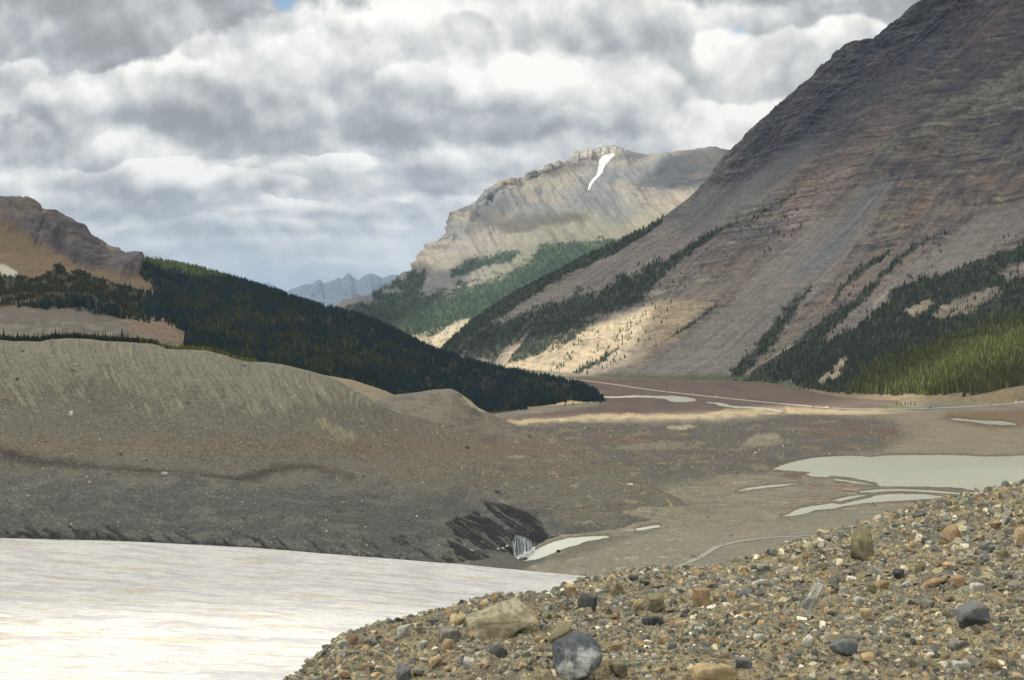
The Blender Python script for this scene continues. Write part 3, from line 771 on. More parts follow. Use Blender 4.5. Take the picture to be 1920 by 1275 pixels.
FR = np.clip(FR * (1 - np.clip(gapl, 0, 1)), 0, 1)
c = lerp(c, A(160, 156, 150), pm(px, py, [(-40, 490), (12, 497), (38, 514), (20, 521), (-40, 512)], 3, 4) * .8)
c = lerp(c, lerp(np.zeros(G.shape) + A(38, 40, 34), A(56, 52, 44), sst(fbm(px / 12, py / 5, 4, .65, k=6), .0, .3)), FR * .9)
sbank = sst(V_, .05, .0) * sst(px, 900, 960)
sbank = np.maximum(sbank, band(px, py, [(990, 768, 2), (1030, 763, 4), (1070, 756, 5), (1100, 757, 3), (1136, 757, 2)], 0, 2, 3, 8))
c = lerp(c, A(172, 150, 116), sbank)
FR = FR * (1 - sbank) * (V_ < 1.06)
lt = np.maximum(pm(px, py, [(185, 458), (200, 462), (262, 486), (268, 492), (262, 496), (200, 476)], 2) * 0,
                pm(px, py, [(262, 484), (330, 488), (410, 506), (425, 523), (380, 522), (300, 506), (265, 496)], 3) * .95)
lit(G[V_[:, 0] <= 1.0], lt[V_[:, 0] <= 1.0])
G_l, F_l = G, FR
grid_mesh('left_hill', G, c, M_hill, kind='structure')
fdark = FR * (1 - lt)
sparse = sst(px, 330, 230) * sst(V_, .2, .26)
clump = fbm(px / 26, py / 12, 5, .6, k=1)
FOREST.append(('conifer_scrub_on_hill', scatter(G, fdark * sparse * (.08 + sst(clump, -.12, .12)), 9000, 2.5, 6.5, A(30, 36, 28), rf=.24, rgb2=A(52, 52, 34)), 4))
dead = sst(fbm(px / 50, py / 26, 5, .6, k=3) + .35 * pm(px, py, [(380, 560), (520, 600), (760, 680), (640, 730), (440, 670), (330, 590)], 40), .12, .38)
FOREST.append(('conifer_forest_on_hill', scatter(G, fdark * (1 - sparse) * (V_ > .05) * (1 - dead) * (.15 + sst(clump, -.3, 0)), 30000, 6, 12, A(21, 36, 42), rf=.16, rgb2=A(32, 46, 44)), 4))
FOREST.append(('mixed_forest_on_hill', scatter(G, fdark * (1 - sparse) * (V_ > .05) * dead * (.25 + sst(clump, -.3, .1)), 12000, 5, 12, A(36, 46, 38), rf=.15, rgb2=A(60, 60, 42)), 4))
FOREST.append(('conifer_forest_on_ridge', scatter(G, FR * lt, 1600, 6, 11, A(52, 62, 36), rf=.2), 4))  # trees in the sun patch get brighter green, sunlight put into their colour
# the sunlit shoulder behind the hill
r1 = [(100, 440, 3300), (185, 455, 3300), (200, 462, 3300), (230, 472, 3300), (262, 485, 3300), (300, 497, 3300), (360, 520, 3300)]
rows = [tp([(a, b + 60, d - 250) for a, b, d in r1]), tp(r1), tp([(a, b + 60, d + 250) for a, b, d in r1])]
G, ts, vs = loft(rows, [0, .5, 1], 120, 40, crisp=(0, 1, 2))
G[..., 2] += fbm(G[..., 0] / 60, G[..., 1] / 60, 4, k=2) * 2
lit(G, .95)
grid_mesh('far_shoulder_hill', G, np.zeros(G.shape) + A(150, 130, 100), M_hill, kind='structure')
# ================================================================== WATER (outlines on the valley floor)
WATER = [
    ('lake', -129.6, [(1448, 880), (1465, 873), (1480, 868), (1505, 862), (1530, 858), (1565, 855.5), (1600, 854.5), (1632, 857), (1650, 855), (1680, 853.5), (1760, 853), (1810, 854), (1850, 856.5), (1900, 855), (1940, 852), (2100, 850), (2400, 880), (2500, 930), (2200, 960),
                      (1950, 950), (1860, 938), (1780, 926), (1730, 919), (1690, 915), (1640, 912), (1612, 908), (1604, 898), (1575, 894), (1545, 895), (1520, 893), (1512, 889), (1520, 886), (1500, 884), (1475, 882)]),
    ('lake_outlet_stream', -129.45, [(1465, 968), (1480, 963), (1492, 956), (1515, 950), (1545, 946), (1570, 941), (1600, 938), (1622, 930), (1660, 926), (1720, 922), (1780, 919), (1850, 926), (1950, 935), (1950, 945), (1850, 939), (1800, 932), (1760, 934),
                                      (1700, 938), (1650, 941), (1620, 943), (1590, 948), (1560, 954), (1530, 956), (1510, 963), (1490, 967)]),
    ('braided_stream', -129.38, [(1612, 921), (1640, 918), (1680, 917), (1740, 919), (1800, 924), (1800, 927), (1730, 922), (1690, 920.5), (1650, 921.5), (1625, 925), (1610, 929), (1608, 926)]),
    ('side_channel', -129.42, [(1380, 921), (1400, 915), (1430, 911), (1470, 908), (1500, 906), (1470, 911), (1432, 915), (1402, 919)]),
    ('shallow_channel', -129.36, [(1560, 938), (1590, 931), (1630, 927), (1600, 934), (1575, 940)]),
    ('near_channel', -129.5, [(1560, 897), (1600, 902), (1640, 909), (1600, 906), (1565, 900)]),
    ('meltwater_river', -128.3, [(985, 1052), (978, 1047), (990, 1038), (1003, 1032), (1018, 1024), (1040, 1015), (1065, 1009), (1100, 1006), (1138, 1005), (1143, 1007), (1125, 1011), (1100, 1015), (1085, 1021), (1062, 1027), (1040, 1036), (1020, 1044), (1000, 1051)]),
    ('meltwater_pool', -128.3, [(1192, 991), (1205, 989), (1225, 985), (1237, 985), (1238, 988), (1224, 990), (1205, 994), (1195, 995)]),
    ('braided_river', -129.45, [(1120, 743), (1160, 743), (1190, 741), (1225, 742), (1262, 742), (1290, 745), (1304, 748), (1306, 751), (1290, 754), (1270, 753.5), (1255, 752), (1248, 748), (1220, 746), (1190, 745), (1160, 746), (1120, 746)]),
    ('river_bend', -129.45, [(1318, 754), (1345, 754.5), (1362, 757), (1370, 760.5), (1395, 762), (1430, 764), (1452, 767), (1470, 770), (1462, 773), (1440, 769), (1405, 765), (1378, 765), (1350, 761), (1338, 757)]),
    ('valley_river', -129.45, [(1780, 784), (1800, 784.5), (1825, 787), (1850, 789), (1880, 789.5), (1903, 794), (1906, 797), (1880, 797), (1850, 795), (1815, 790), (1790, 788)]),
]
def water_mat():
    m_, tt, b = mat_base('silty_water')
    co = tt.new('ShaderNodeTexCoord')
    n = tt.noise(co.outputs['Object'], .012, 5, .6)
    tt.l.new(tt.mix(n, tuple(A(176, 179, 172)) + (1,), tuple(A(196, 196, 184)) + (1,)), b.inputs['Base Color'])
    b.inputs['Roughness'].default_value = 0.16
    b.inputs['Specular IOR Level'].default_value = .45
    bn = tt.new('ShaderNodeBump'); bn.inputs['Distance'].default_value = .05
    bn.inputs['Strength'].default_value = .6
    tt.l.new(tt.noise(co.outputs['Object'], .6, 4, .6), bn.inputs['Height']); tt.l.new(bn.outputs[0], b.inputs['Normal'])
    return m_
M_water = water_mat()
def poly_sheet(name, pts3, mat, **tags):
    bm = bmesh.new()
    f = bm.faces.new([bm.verts.new(p_) for p_ in pts3])
    f.normal_update()
    if f.normal.z < 0: f.normal_flip()
    bmesh.ops.triangulate(bm, faces=bm.faces[:])
    me = bpy.data.meshes.new(name); bm.to_mesh(me); bm.free()
    return add(name, me, mat, **tags)
def rough_outline(poly, amp, n=6):
    """a denser outline with small natural wobble"""
    poly = np.array(poly, float); out_ = []
    for i in range(len(poly)):
        a, b = poly[i], poly[(i + 1) % len(poly)]
        for j in range(n):
            p_ = a + (b - a) * j / n
            out_.append(p_ + amp * np.array([fbm(p_[0] / 9, p_[1] / 4, 3) * 2.5, fbm(p_[0] / 9 + 9, p_[1] / 4 + 3, 3)]) * (0 if j == 0 else 1))
    return np.array(out_)
for nm, zw, pl in WATER:
    pl = rough_outline(pl, 1.2)
    poly_sheet(nm, pz(pl[:, 0], pl[:, 1], zw), M_water, kind='structure')

# ================================================================== VALLEY FLOOR
MOUNDS = [  # crest in the picture, height, half width, half depth (m), turn
    (1428, 828, 13, 36, 26, -.2), (1395, 845, 9, 20, 22, 0), (1530, 786, 9, 60, 50, 0), (1610, 800, 6, 60, 50, 0), (1480, 800, 7, 70, 45, .2), (1330, 815, 6, 50, 40, 0),
    (1390, 862, 5, 45, 30, 0), (1290, 850, 5, 60, 35, 0), (1210, 820, 5, 60, 40, 0), (1120, 800, 6, 55, 50, 0), (1060, 815, 6, 60, 40, 0), (1560, 830, 5, 60, 35, 0), (1650, 820, 4, 40, 35, 0),
    (1020, 795, 5, 50, 50, 0), (1620, 845, 4, 30, 18, 0), (1700, 795, 5, 35, 30, 0), (1600, 790, 5, 30, 25, .3), (1400, 778, 4, 80, 40, 0), (1480, 865, 3, 25, 14, 0),
    (1290, 975, 5, 34, 12, .55), (1240, 950, 6, 40, 16, .5), (1200, 925, 4, 40, 25, .4), (1360, 990, 2, 50, 20, 0)]
MW = []
for a in MOUNDS:
    b = pz(a[0], a[1], -130 + a[2]); MW.append((b[0], b[1]) + a[2:])
def gz0(x, y):
    z = np.full(np.shape(x), -130.0)
    # the ground climbs towards the glacier's snout and the camera's side
    z = z + 13 * sst(820 - y + 0.12 * x, 0, 260) + 25 * sst(600 - y, 0, 300)
    z = z + 26 * sst(x, 720, 900) * sst(y, 2080 - 0 * x, 2300)
    for (mx, my, h, wx, wy, r) in MW:
        dx, dy = x - mx, y - my
        c_, s_ = math.cos(r), math.sin(r)
        u, v = (dx * c_ + dy * s_) / wx, (-dx * s_ + dy * c_) / wy
        z = z + h * np.exp(-(u * u + v * v)) * (1 + .35 * fbm(x / 18, y / 18, 3, k=5))
    return z
ROAD = [(1000, 702), (1040, 706.5), (1080, 711.5), (1120, 716.5), (1160, 722), (1200, 728), (1250, 734.5), (1300, 740), (1350, 745.5), (1400, 750.5), (1450, 755.5), (1500, 760), (1540, 763.5), (1580, 766), (1640, 767.5), (1700, 767), (1760, 765), (1820, 762), (1880, 758), (1960, 753), (2060, 748), (2200, 744)]
ROADZ = -129.0
PATH = [(1215, 1082, 1.5), (1250, 1071, 1.5), (1290, 1056, 1.5), (1320, 1041, 1.4), (1345, 1026, 1.2), (1375, 1018, 1.2), (1410, 1012, 1.2), (1440, 1009, 1.5), (1480, 1006.5, 1.2), (1530, 1005, .9), (1600, 1004, .8)]
def to_ground(px, py, it=12):
    px = np.asarray(px, float); py = np.asarray(py, float)
    z = np.full(px.shape, -128.0)
    for _ in range(it):
        p_ = pz(px, py, z)
        z = .5 * z + .5 * gz(p_[..., 0], p_[..., 1])
    p_ = pz(px, py, z); p_[..., 2] = gz(p_[..., 0], p_[..., 1])
    return p_
def gz(x, y):
    x = np.asarray(x, float); y = np.asarray(y, float)
    z = gz0(x, y)
    px, py = proj(np.stack([x, y, z], -1))
    hum = pm(px, py, [(930, 810), (1000, 790), (1200, 788), (1400, 785), (1500, 775), (1700, 790), (1760, 830), (1640, 850), (1450, 875), (1400, 900), (1320, 970), (1000, 980)], 14, 6)
    rise = sst(800 - y, 0, 120)
    z = z + fbm(x / 60, y / 60, 4, k=1) * (.6 + 5.5 * hum + 1.5 * rise) + fbm(x / 13, y / 13, 4, .6, k=2) * (.12 + 3.2 * hum + .9 * rise) + fbm(x / 3.1, y / 3.1, 3, k=3) * (.06 + .7 * hum + .3 * rise)
    # the road bed
    rx, ry = proj(np.stack([x, y, np.full(np.shape(x), ROADZ)], -1))
    near = band(rx, ry, ROAD, 3, 7)
    z = lerp(z, np.full(z.shape, ROADZ - .35), near) if z.ndim else z
    for nm, zw, pl in WATER:
        if z.ndim == 0: break
        wx, wy = proj(np.stack([x, y, np.full(np.shape(x), zw)], -1))
        sd = sdpoly(wx, wy, pl)
        w = sst(sd, -26 if zw > -129 else -14, -1)
        z = z * (1 - w) + (zw + .25 + .25 * fbm(x / 9, y / 9, 3, k=6)) * w
        z = z - 1.3 * sst(sd, -1.2, 2.5)
    return z
rows_ = np.concatenate([np.linspace(607, 690, 36)[:-1], np.linspace(690, 1100, 640), np.linspace(1100, 2300, 150)[1:]])
cols_ = np.concatenate([np.linspace(-1600, 880, 60)[:-1], np.linspace(880, 1980, 900), np.linspace(1980, 3500, 50)[1:]])
PXg, PYg = np.meshgrid(cols_, rows_[::-1])
Dg = 130 * F / (PYg - 600)
xg, yg = (PXg - 960) / F * Dg, Dg
G = np.stack([xg, yg, gz(xg, yg)], -1)
px, py = proj(G); x, y, z = G[..., 0], G[..., 1], G[..., 2]
sandy = A(122, 116, 101); greyb = A(114, 111, 100); redp = A(96, 82, 76); darkg = A(86, 82, 80); beige = A(124, 120, 108)
n1 = fbm(px / 60, py / 9, 5, .62, k=1); n2 = fbm(px / 18, py / 4, 5, .65, k=2); n3 = fbm(px / 140, py / 20, 4, .6, k=3)
c = lerp(np.zeros(G.shape) + sandy, greyb, sst(n3, -.1, .25))
c = lerp(c, A(96, 90, 80), sst(fbm(px / 70, py / 3.2, 5, .62, k=3), .08, .32) * .55)
c = lerp(c, A(154, 146, 130), sst(-fbm(px / 80, py / 3.6, 5, .62, k=5), .12, .34) * .5)
c = lerp(c, redp, pm(px, py, [(900, 790), (1120, 760), (1130, 735), (1060, 706), (1400, 712), (1560, 722), (1700, 745), (1660, 765), (1500, 768), (1440, 775), (1200, 780), (1000, 795)], 5, 4) * .95)
c = lerp(c, A(82, 72, 70), pm(px, py, [(900, 790), (1120, 760), (1060, 706), (1560, 722), (1500, 768), (1200, 780)], 5) * sst(n1, .05, .3) * .6)
hum = pm(px, py, [(880, 800), (1000, 792), (1200, 788), (1400, 785), (1500, 772), (1660, 785), (1740, 800), (1700, 830), (1640, 852), (1500, 868), (1440, 884), (1400, 892), (1340, 896), (1270, 905), (1190, 925), (1000, 940)], 9, 16, 60, 3)
c = lerp(c, darkg, hum * .85)
c = lerp(c, A(118, 110, 92), hum * sst(n1 + .4 * n2, .08, .32) * .9)
c = lerp(c, A(126, 88, 62), hum * sst(n2, .18, .4) * .55 * sst(fbm(px / 150, py / 30, 3, k=7), -.1, .2))
c = lerp(c, A(104, 82, 70), pm(px, py, [(1500, 800), (1700, 785), (1720, 830), (1560, 830)], 14, 18, 40) * sst(n1, -.05, .2) * .7)
c = lerp(c, A(118, 92, 72), (band(px, py, [(1110, 816, 1), (1150, 821, 3), (1200, 826, 2), (1215, 829, 1)], 0, 2, 3, 12) + band(px, py, [(1160, 824, 1), (1240, 829, 1)], 0, 1.5)) * .6)
for pl in ([(1250, 799), (1300, 797), (1306, 801), (1275, 806), (1252, 803)], [(1160, 836), (1250, 826), (1290, 830), (1270, 842), (1180, 844)]):
    c = lerp(c, A(158, 152, 134) if pl[0][0] == 1250 else A(118, 112, 100), pm(px, py, pl, 2, 3, 12) * .9)
c = lerp(c, A(136, 131, 114), np.maximum(pm(px, py, [(1385, 838), (1400, 824), (1425, 812), (1455, 812), (1468, 826), (1450, 836), (1420, 836), (1400, 844)], 3, 4, 14), 0) * (.55 + .6 * fbm(px / 9 + py / 20, py / 30, 4, k=2)))
c = lerp(c, A(150, 135, 110), pm(px, py, [(950, 788), (1120, 778), (1300, 774), (1400, 766), (1480, 767), (1500, 773), (1400, 780), (1250, 784), (1100, 788), (960, 796)], 3, 9, 34, 5) * (.55 + .45 * sst(fbm(px / 30, py / 2.2, 4, .6, k=6), -.2, .2)))  # sandy strip lightened over the sun patch, sunlight put into the tint
c = lerp(c, A(160, 142, 114), pm(px, py, [(1400, 762), (1500, 764), (1600, 770), (1700, 772), (1640, 778), (1500, 776), (1420, 772)], 3, 4, 24) * .7)  # roadside band, its sunlight likewise put into the tint
c = lerp(c, A(126, 116, 102), pm(px, py, [(1680, 770), (1920, 765), (1950, 860), (1700, 850), (1620, 870), (1690, 820)], 12, 10, 40) * .7)
c = lerp(c, A(104, 84, 66), pm(px, py, [(1780, 772), (1930, 768), (1940, 800), (1860, 806), (1760, 785)], 6, 5, 20) * .75)
c = lerp(c, A(112, 100, 86), sst(fbm(px / 50, py / 2.5, 4, .6, k=6), .22, .4) * pm(px, py, [(1770, 800), (1920, 800), (1920, 845), (1780, 845)], 10) * .8)
c = lerp(c, A(110, 76, 72), sst(fbm(px / 34, py / 3.4, 4, .6, k=4), .12, .32) * pm(px, py, [(1460, 960), (1500, 920), (1530, 900), (1600, 900), (1620, 925), (1560, 945), (1500, 965)], 8) * .9)
c = lerp(c, A(96, 80, 68), pm(px, py, [(1465, 886), (1510, 888), (1500, 898), (1470, 896)], 4, 4, 10) * .8)
c = lerp(c, beige, sst(py + n3 * 60, 955, 1010) * .75 * (px > 1000))
c = lerp(c, A(170, 165, 150), sst(n1 + .5 * n2, .22, .42) * sst(py, 965, 1010) * .7 * sst(px, 1380, 1200))
c = lerp(c, A(96, 92, 84), sst(-n2, .2, .42) * sst(py, 900, 1000) * .5)
c = lerp(c, A(86, 85, 82), pm(px, py, [(820, 1030), (1005, 1030), (1022, 1052), (975, 1072), (820, 1090)], 6, 6, 20))
c = lerp(c, A(84, 80, 78), pm(px, py, [(1010, 1050), (1100, 1015), (1180, 1000), (1230, 992), (1190, 1008), (1120, 1030), (1060, 1050)], 8, 8, 24) * .6)
c = lerp(c, A(140, 138, 136), sst(fbm(px / 60 + py / 14, py / 3, 4, .6, k=5), .2, .38) * pm(px, py, [(1250, 940), (1450, 905), (1470, 930), (1300, 960)], 12) * .6)
c = lerp(c, A(92, 100, 60), pm(px, py, [(1652, 757), (1690, 755), (1700, 762), (1660, 764)], 3, 3, 8) * .8)
wet = np.zeros(px.shape)
for nm, zw, pl in WATER:
    wx, wy = proj(np.stack([x, y, np.full(x.shape, zw)], -1))
    sd_ = sdpoly(wx, wy, pl)
    wet = np.maximum(wet, sst(sd_ + 7 * fbm(px / 30, py / 4, 4, .6, k=2), -6.5, -1.0))
c = lerp(c, A(84, 76, 66), wet * .55)
speck = rng.random(G.shape[:2])
c = c * .86
c = c * (1 + .22 * (speck - .5) * sst(py, 740, 860))[..., None]
c = lerp(c, A(170, 160, 140), (speck > .992) * sst(py, 780, 800) * .8)
lt = np.maximum.reduce([pm(px, py, [(940, 792), (1000, 782), (1120, 775), (1280, 772), (1390, 765), (1470, 763), (1500, 770), (1440, 779), (1350, 786), (1240, 787), (1100, 790), (960, 797)], 3, 4, 30, 2),
                        pm(px, py, [(1430, 760), (1500, 757), (1620, 762), (1700, 768), (1640, 776), (1500, 776), (1440, 770)], 3, 3, 30) * .95,
                        pm(px, py, [(1560, 748), (1700, 752), (1760, 756), (1700, 763), (1570, 760)], 3) * .8,
                        pm(px, py, [(1010, 697), (1100, 702), (1090, 708), (1010, 704)], 3),
                        .30 * sst(px, 1650, 1850) * sst(py, 860, 880) * sst(960, py, 900)])
lit(G[(rows_[::-1] > 690) & (rows_[::-1] < 1110)][:, (cols_ > 880) & (cols_ < 1980)], lt[(rows_[::-1] > 690) & (rows_[::-1] < 1110)][:, (cols_ > 880) & (cols_ < 1980)])
G_g = G
grid_mesh('valley_ground', G, c, M_ground, kind='structure')

def ribbon(name, pts, halfw, mat, z=None, lift=.2, n=8, **tags):
    pts = np.array(pts, float)
    tt_ = np.linspace(0, len(pts) - 1, (len(pts) - 1) * n + 1)
    q_ = pchip(np.arange(len(pts)), pts, tt_)
    c_ = pz(q_[:, 0], q_[:, 1], z) if z is not None else to_ground(q_[:, 0], q_[:, 1])
    d = np.gradient(c_, axis=0); nrm = np.stack([-d[:, 1], d[:, 0], 0 * d[:, 0]], -1); nrm /= np.linalg.norm(nrm, axis=1, keepdims=True)
    k_ = 5
    off = np.linspace(-1, 1, k_)
    hw = halfw * (1 + .12 * fbm(tt_, tt_ * 0, 3))[:, None, None] if z is None else halfw
    V = c_[:, None, :] + nrm[:, None, :] * off[None, :, None] * hw
    if z is None:
        V[..., 2] = gz(V[..., 0], V[..., 1]) + lift
    else:
        V[..., 2] = z + .15 * (1 - np.abs(off)) ** .5
    idx = np.arange(V.shape[0] * k_).reshape(-1, k_)
    f = np.stack([idx[:-1, :-1], idx[:-1, 1:], idx[1:, 1:], idx[1:, :-1]], -1).reshape(-1, 4)
    me = raw_mesh(name, V.reshape(-1, 3), f, smooth=True)
    return add(name, me, mat, **tags), c_
M_road = flat_mat('road_gravel', A(158, 152, 142), .85, noise=(.25, .15))
M_path = flat_mat('worn_path', A(152, 149, 142), .95, noise=(.3, .3))
_, road_c = ribbon('road', ROAD, 6.5, M_road, z=ROADZ, kind='structure')
_, path_c = ribbon('path', [p_[:2] for p_ in PATH], 1.7, M_path, lift=.22, kind='structure')

# ================================================================== LATERAL MORAINE
mcrest = [(-350, 640, 930), (-100, 639, 930), (0, 637, 930), (25, 640, 930), (50, 639.5, 930), (75, 641, 930), (100, 636, 930), (130, 634.5, 930), (160, 635.5, 930), (175, 637, 930), (200, 640, 930), (230, 641, 930), (260, 643.5, 930), (285, 645, 930), (296, 648, 930),
          (310, 654, 930), (330, 655.5, 930), (360, 655.5, 930), (385, 657, 930), (400, 661, 930), (420, 666, 930), (434, 671, 932), (450, 676, 935), (470, 679, 937), (490, 679, 940), (515, 682, 942), (540, 688, 945), (560, 693, 947), (580, 698, 950), (600, 703, 950), (620, 712, 950),
          (640, 723, 955), (660, 735, 960), (680, 746, 965), (700, 757, 975), (720, 768, 990), (740, 776, 1010), (770, 781, 1040), (800, 786, 1080), (850, 790, 1160), (900, 796, 1230), (950, 804, 1300), (1000, 814, 1340), (1100, 838, 1310), (1200, 885, 1130), (1280, 935, 975), (1330, 968, 873)]
foot = [(-350, 1005, 470), (0, 1032, 560), (200, 1038, 575), (400, 1052, 590), (600, 1067, 610), (800, 1084, 640), (880, 1084, 660), (940, 1072, 685), (970, 1058, 705), (985, 1046, 722), (1000, 1034, 745), (1020, 1024, 765), (1045, 1012, 785), (1100, 1003, 800), (1145, 1001, 810), (1200, 988, 840), (1260, 979, 862), (1310, 974, 868), (1330, 973, 869)]
low = [(-350, 950, 600), (0, 965, 610), (400, 975, 650), (600, 980, 680), (700, 985, 700), (850, 980, 760), (940, 968, 800), (1000, 960, 830), (1050, 963, 850), (1150, 960, 870), (1250, 960, 885), (1330, 972, 869.5)]
bench = [(-350, 890, 700), (0, 892, 705), (150, 885, 712), (300, 892, 718), (400, 905, 725), (600, 915, 745), (700, 920, 775), (850, 925, 830), (960, 920, 880), (1050, 915, 920), (1150, 920, 930), (1250, 945, 910), (1330, 971, 870)]
trough = [(-350, 862, 770), (0, 872, 770), (200, 884, 775), (400, 897, 785), (500, 900, 795), (600, 892, 805), (700, 880, 840), (850, 865, 910), (960, 870, 960), (1050, 880, 990), (1150, 895, 990), (1250, 932, 940), (1330, 970, 871)]
mid = [(-350, 770, 845), (0, 775, 850), (200, 775, 852), (400, 780, 855), (600, 800, 865), (700, 815, 890), (800, 820, 960), (900, 830, 1040), (1000, 845, 1110), (1100, 864, 1110), (1200, 905, 1040), (1280, 945, 950), (1330, 969, 872)]
rows = [tp([(a, b + 20, d - 5) for a, b, d in foot]), tp(foot), tp(low), tp(bench), tp(trough), tp(mid), tp(mcrest)]
ts = np.linspace(-350, 1330, 1350)
R = np.stack([(linrow if i in (6,) else smrow)(r, ts) for i, r in enumerate(rows)])
b1 = R[6] + np.array([0, 45, -3.0]); b1[:, 2] = np.where(ts > 760, np.minimum(b1[:, 2], R[6][:, 2] - 1.5), b1[:, 2])
b2 = R[6] + np.array([0, 160, 0.]); b2[:, 2] = np.minimum(R[6][:, 2] - 25, -60 - 80 * sst(ts, 500, 800))
R = np.concatenate([R, b1[None], b2[None]])
vs = np.linspace(-.04, 1.1, 620)
G = pchip(np.array([-.04, 0, .22, .40, .50, .78, 1, 1.04, 1.1]), R, vs)
U_, V_ = np.meshgrid(ts, vs)
px, py = proj(G); n = normals(G); x, y, z = G[..., 0], G[..., 1], G[..., 2]
env = sst(V_, -.02, .06) * (1 - .88 * sst(np.abs(V_ - 1), .035, 0)) * sst(U_, 1330, 1240) * (1 - .6 * sst(V_, 1.0, 1.02))
s1 = U_ - .42 * (py - 640)
upper = sst(V_, .55, .85)
st = fbm(s1 / 7 + fbm(px / 60, py / 60, 3, k=4) * 1.5, py / 120, 5, .6, k=1)
ice1 = pm(px, py, [(832, 985), (850, 975), (870, 971), (885, 969), (892, 961), (905, 970), (925, 980), (950, 992), (985, 1008), (1010, 1020), (985, 1022), (962, 1012), (972, 1045), (950, 1040), (930, 1032), (905, 1036), (880, 1015), (850, 998)], 2, 8, 22, 2)
ice2 = pm(px, py, [(902, 941), (920, 940), (945, 942), (970, 947), (985, 957), (1003, 968), (1014, 985), (1025, 1002), (1034, 1016), (1018, 1024), (1000, 1016), (975, 1002), (950, 985), (922, 962)], 2, 6, 22, 3)
ice3 = pm(px, py, [(835, 1010), (852, 1018), (875, 1032), (905, 1042), (930, 1056), (950, 1068), (960, 1080), (880, 1072), (858, 1056), (845, 1030)], 2, 7, 22, 4)
s2 = py - .62 * px
icest = fbm(s2 / 5, (px + py) / 150, 5, .6, k=5)
ice = np.clip(ice1 + ice2 + ice3, 0, 1) * sst(icest, -.26, -.10)
lowst = sst(fbm(s2 / 9 + 5, (px + py) / 90, 5, .6, k=6) + .25 * sst(py - np.interp(px, [0, 400, 800, 1000], [1010, 1028, 1058, 1070]), -45, 0), .27, .40) * sst(px, 960, 880) * sst(py - np.interp(px, [0, 400, 800], [1010, 1028, 1058]), -95, -35)
rimd = band(px, py, [(-20, 1003, 5), (40, 1005, 4), (90, 1009, 3), (200, 1012, 2), (300, 1018, 2), (350, 1021, 2), (480, 1026, 3), (560, 1037, 5), (640, 1042, 2)], 0, 3, 6, 14, 3)
blk = np.clip(ice + lowst * .8 + rimd * .8, 0, 1)
d = fbm(x / 70, y / 70, 4, k=2) * 5 * (1 - .3 * upper) + st * 1.5 * upper + fbm(x / 14, y / 14, 4, .6, k=3) * (1.5 - 1.0 * upper) + fbm(x / 4, y / 4, 3, .6, k=4) * .45 - blk * 1.0 + icest * 1.3 * np.clip(ice1 + ice2 + ice3, 0, 1) + ridged(s2 / 24, px / 90, 3, k=7) * 1.6 * sst(V_, .36, .2)
G = G + n * (d * env)[..., None]
olive = A(116, 114, 102); gm = A(99, 96, 89); warm = A(103, 96, 85); bl = A(98, 99, 95); lowc = A(80, 82, 80)
c = np.zeros(G.shape) + gm
c = lerp(c, warm, sst(py, 800, 850) * sst(905, py, 850) * 1.0 + .6 * sst(px, 500, 900) * sst(V_, .3, .5))
c = lerp(c, lowc, sst(py - np.interp(px, [0, 300, 500, 700, 900, 1100], [880, 895, 905, 905, 925, 985]) + 50 * fbm(px / 60, py / 30, 5, .6, k=6), -14, 22))
c = lerp(c, bl, sst(fbm(px / 90, py / 16, 4, k=5), .0, .3) * sst(py, 880, 900) * .7)
ul = pchip(np.array([-350., 0, 60, 130, 200, 240, 300, 380, 420, 520, 560, 620, 700]), np.array([735., 735, 740, 718, 712, 735, 765, 735, 748, 772, 740, 750, 750]), px.clip(-349, 699)) + fbm(px / 30, py / 30, 4, k=3) * 60 + st * 55
uo = sst(ul - py, -14, 14) * sst(px, 730, 690)
c = lerp(c, olive, uo * .95)
c = lerp(c, A(134, 129, 113), uo * sst(st, .05, .32) * .5)
c = lerp(c, A(90, 88, 82), uo * sst(-fbm(s1 / 4, py / 50, 4, .6, k=6), .05, .3) * .7)
c = lerp(c, A(142, 138, 112), band(px, py, [(600, 790, 3), (640, 815, 12), (665, 818, 6)], 0, 8, 10, 20) * (.4 + sst(fbm(s1 / 4, py / 50, 3), -.1, .3) * .6) * .8)
c = lerp(c, A(56, 52, 50), band(px, py, [(-20, 850, 9), (60, 862, 10), (150, 868, 8), (260, 880, 5), (360, 888, 7), (450, 897, 9), (520, 882, 9), (560, 874, 8), (600, 885, 5), (660, 897, 3)], 0, 9, 8, 30, 2) * .8)
c = lerp(c, A(116, 98, 80), sst(fbm(px / 7, py / 3, 4, .75, k=1), .16, .4) * sst(py, 790, 845) * sst(py - np.interp(px, [0, 400, 700], [860, 885, 890]), 4, -10) * .55 * sst(px, 1100, 700))
tanp = sst(fbm(px / 34 - py / 50, py / 11, 4, .6, k=6), .22, .36) * sst(px, 880, 960)
c = lerp(c, A(146, 138, 116), tanp * .5)
c = lerp(c, A(80, 76, 76), sst(-fbm(px / 60, py / 18, 4, .6, k=4), .12, .35) * sst(px, 800, 950) * .6)
c = lerp(c, A(150, 138, 104), band(px, py, [(1249, 940, 1), (1270, 958, 2.5), (1290, 970, 1)], 0, 1.5) * .8)
c = lerp(c, A(38, 40, 45), blk * .93)
speck = rng.random(G.shape[:2])
amt = .55 - .35 * uo
c = c * (1 + amt * (speck - .5))[..., None]
c = lerp(c, A(170, 158, 136), (speck > .985) * .6 * (1 - uo * .8) * (1 - blk))
c = lerp(c, A(156, 104, 66), (speck < .012) * .6 * (1 - uo) * (1 - blk) * sst(py, 960, 880))
c = c * .88
lit(G, 0.0)
G_m = G; PXm, PYm = proj(G)
grid_mesh('lateral_moraine', G, c, M_moraine, kind='structure')
MO_W = (1 - uo * .85) * (1 - blk) * (V_ < 1)

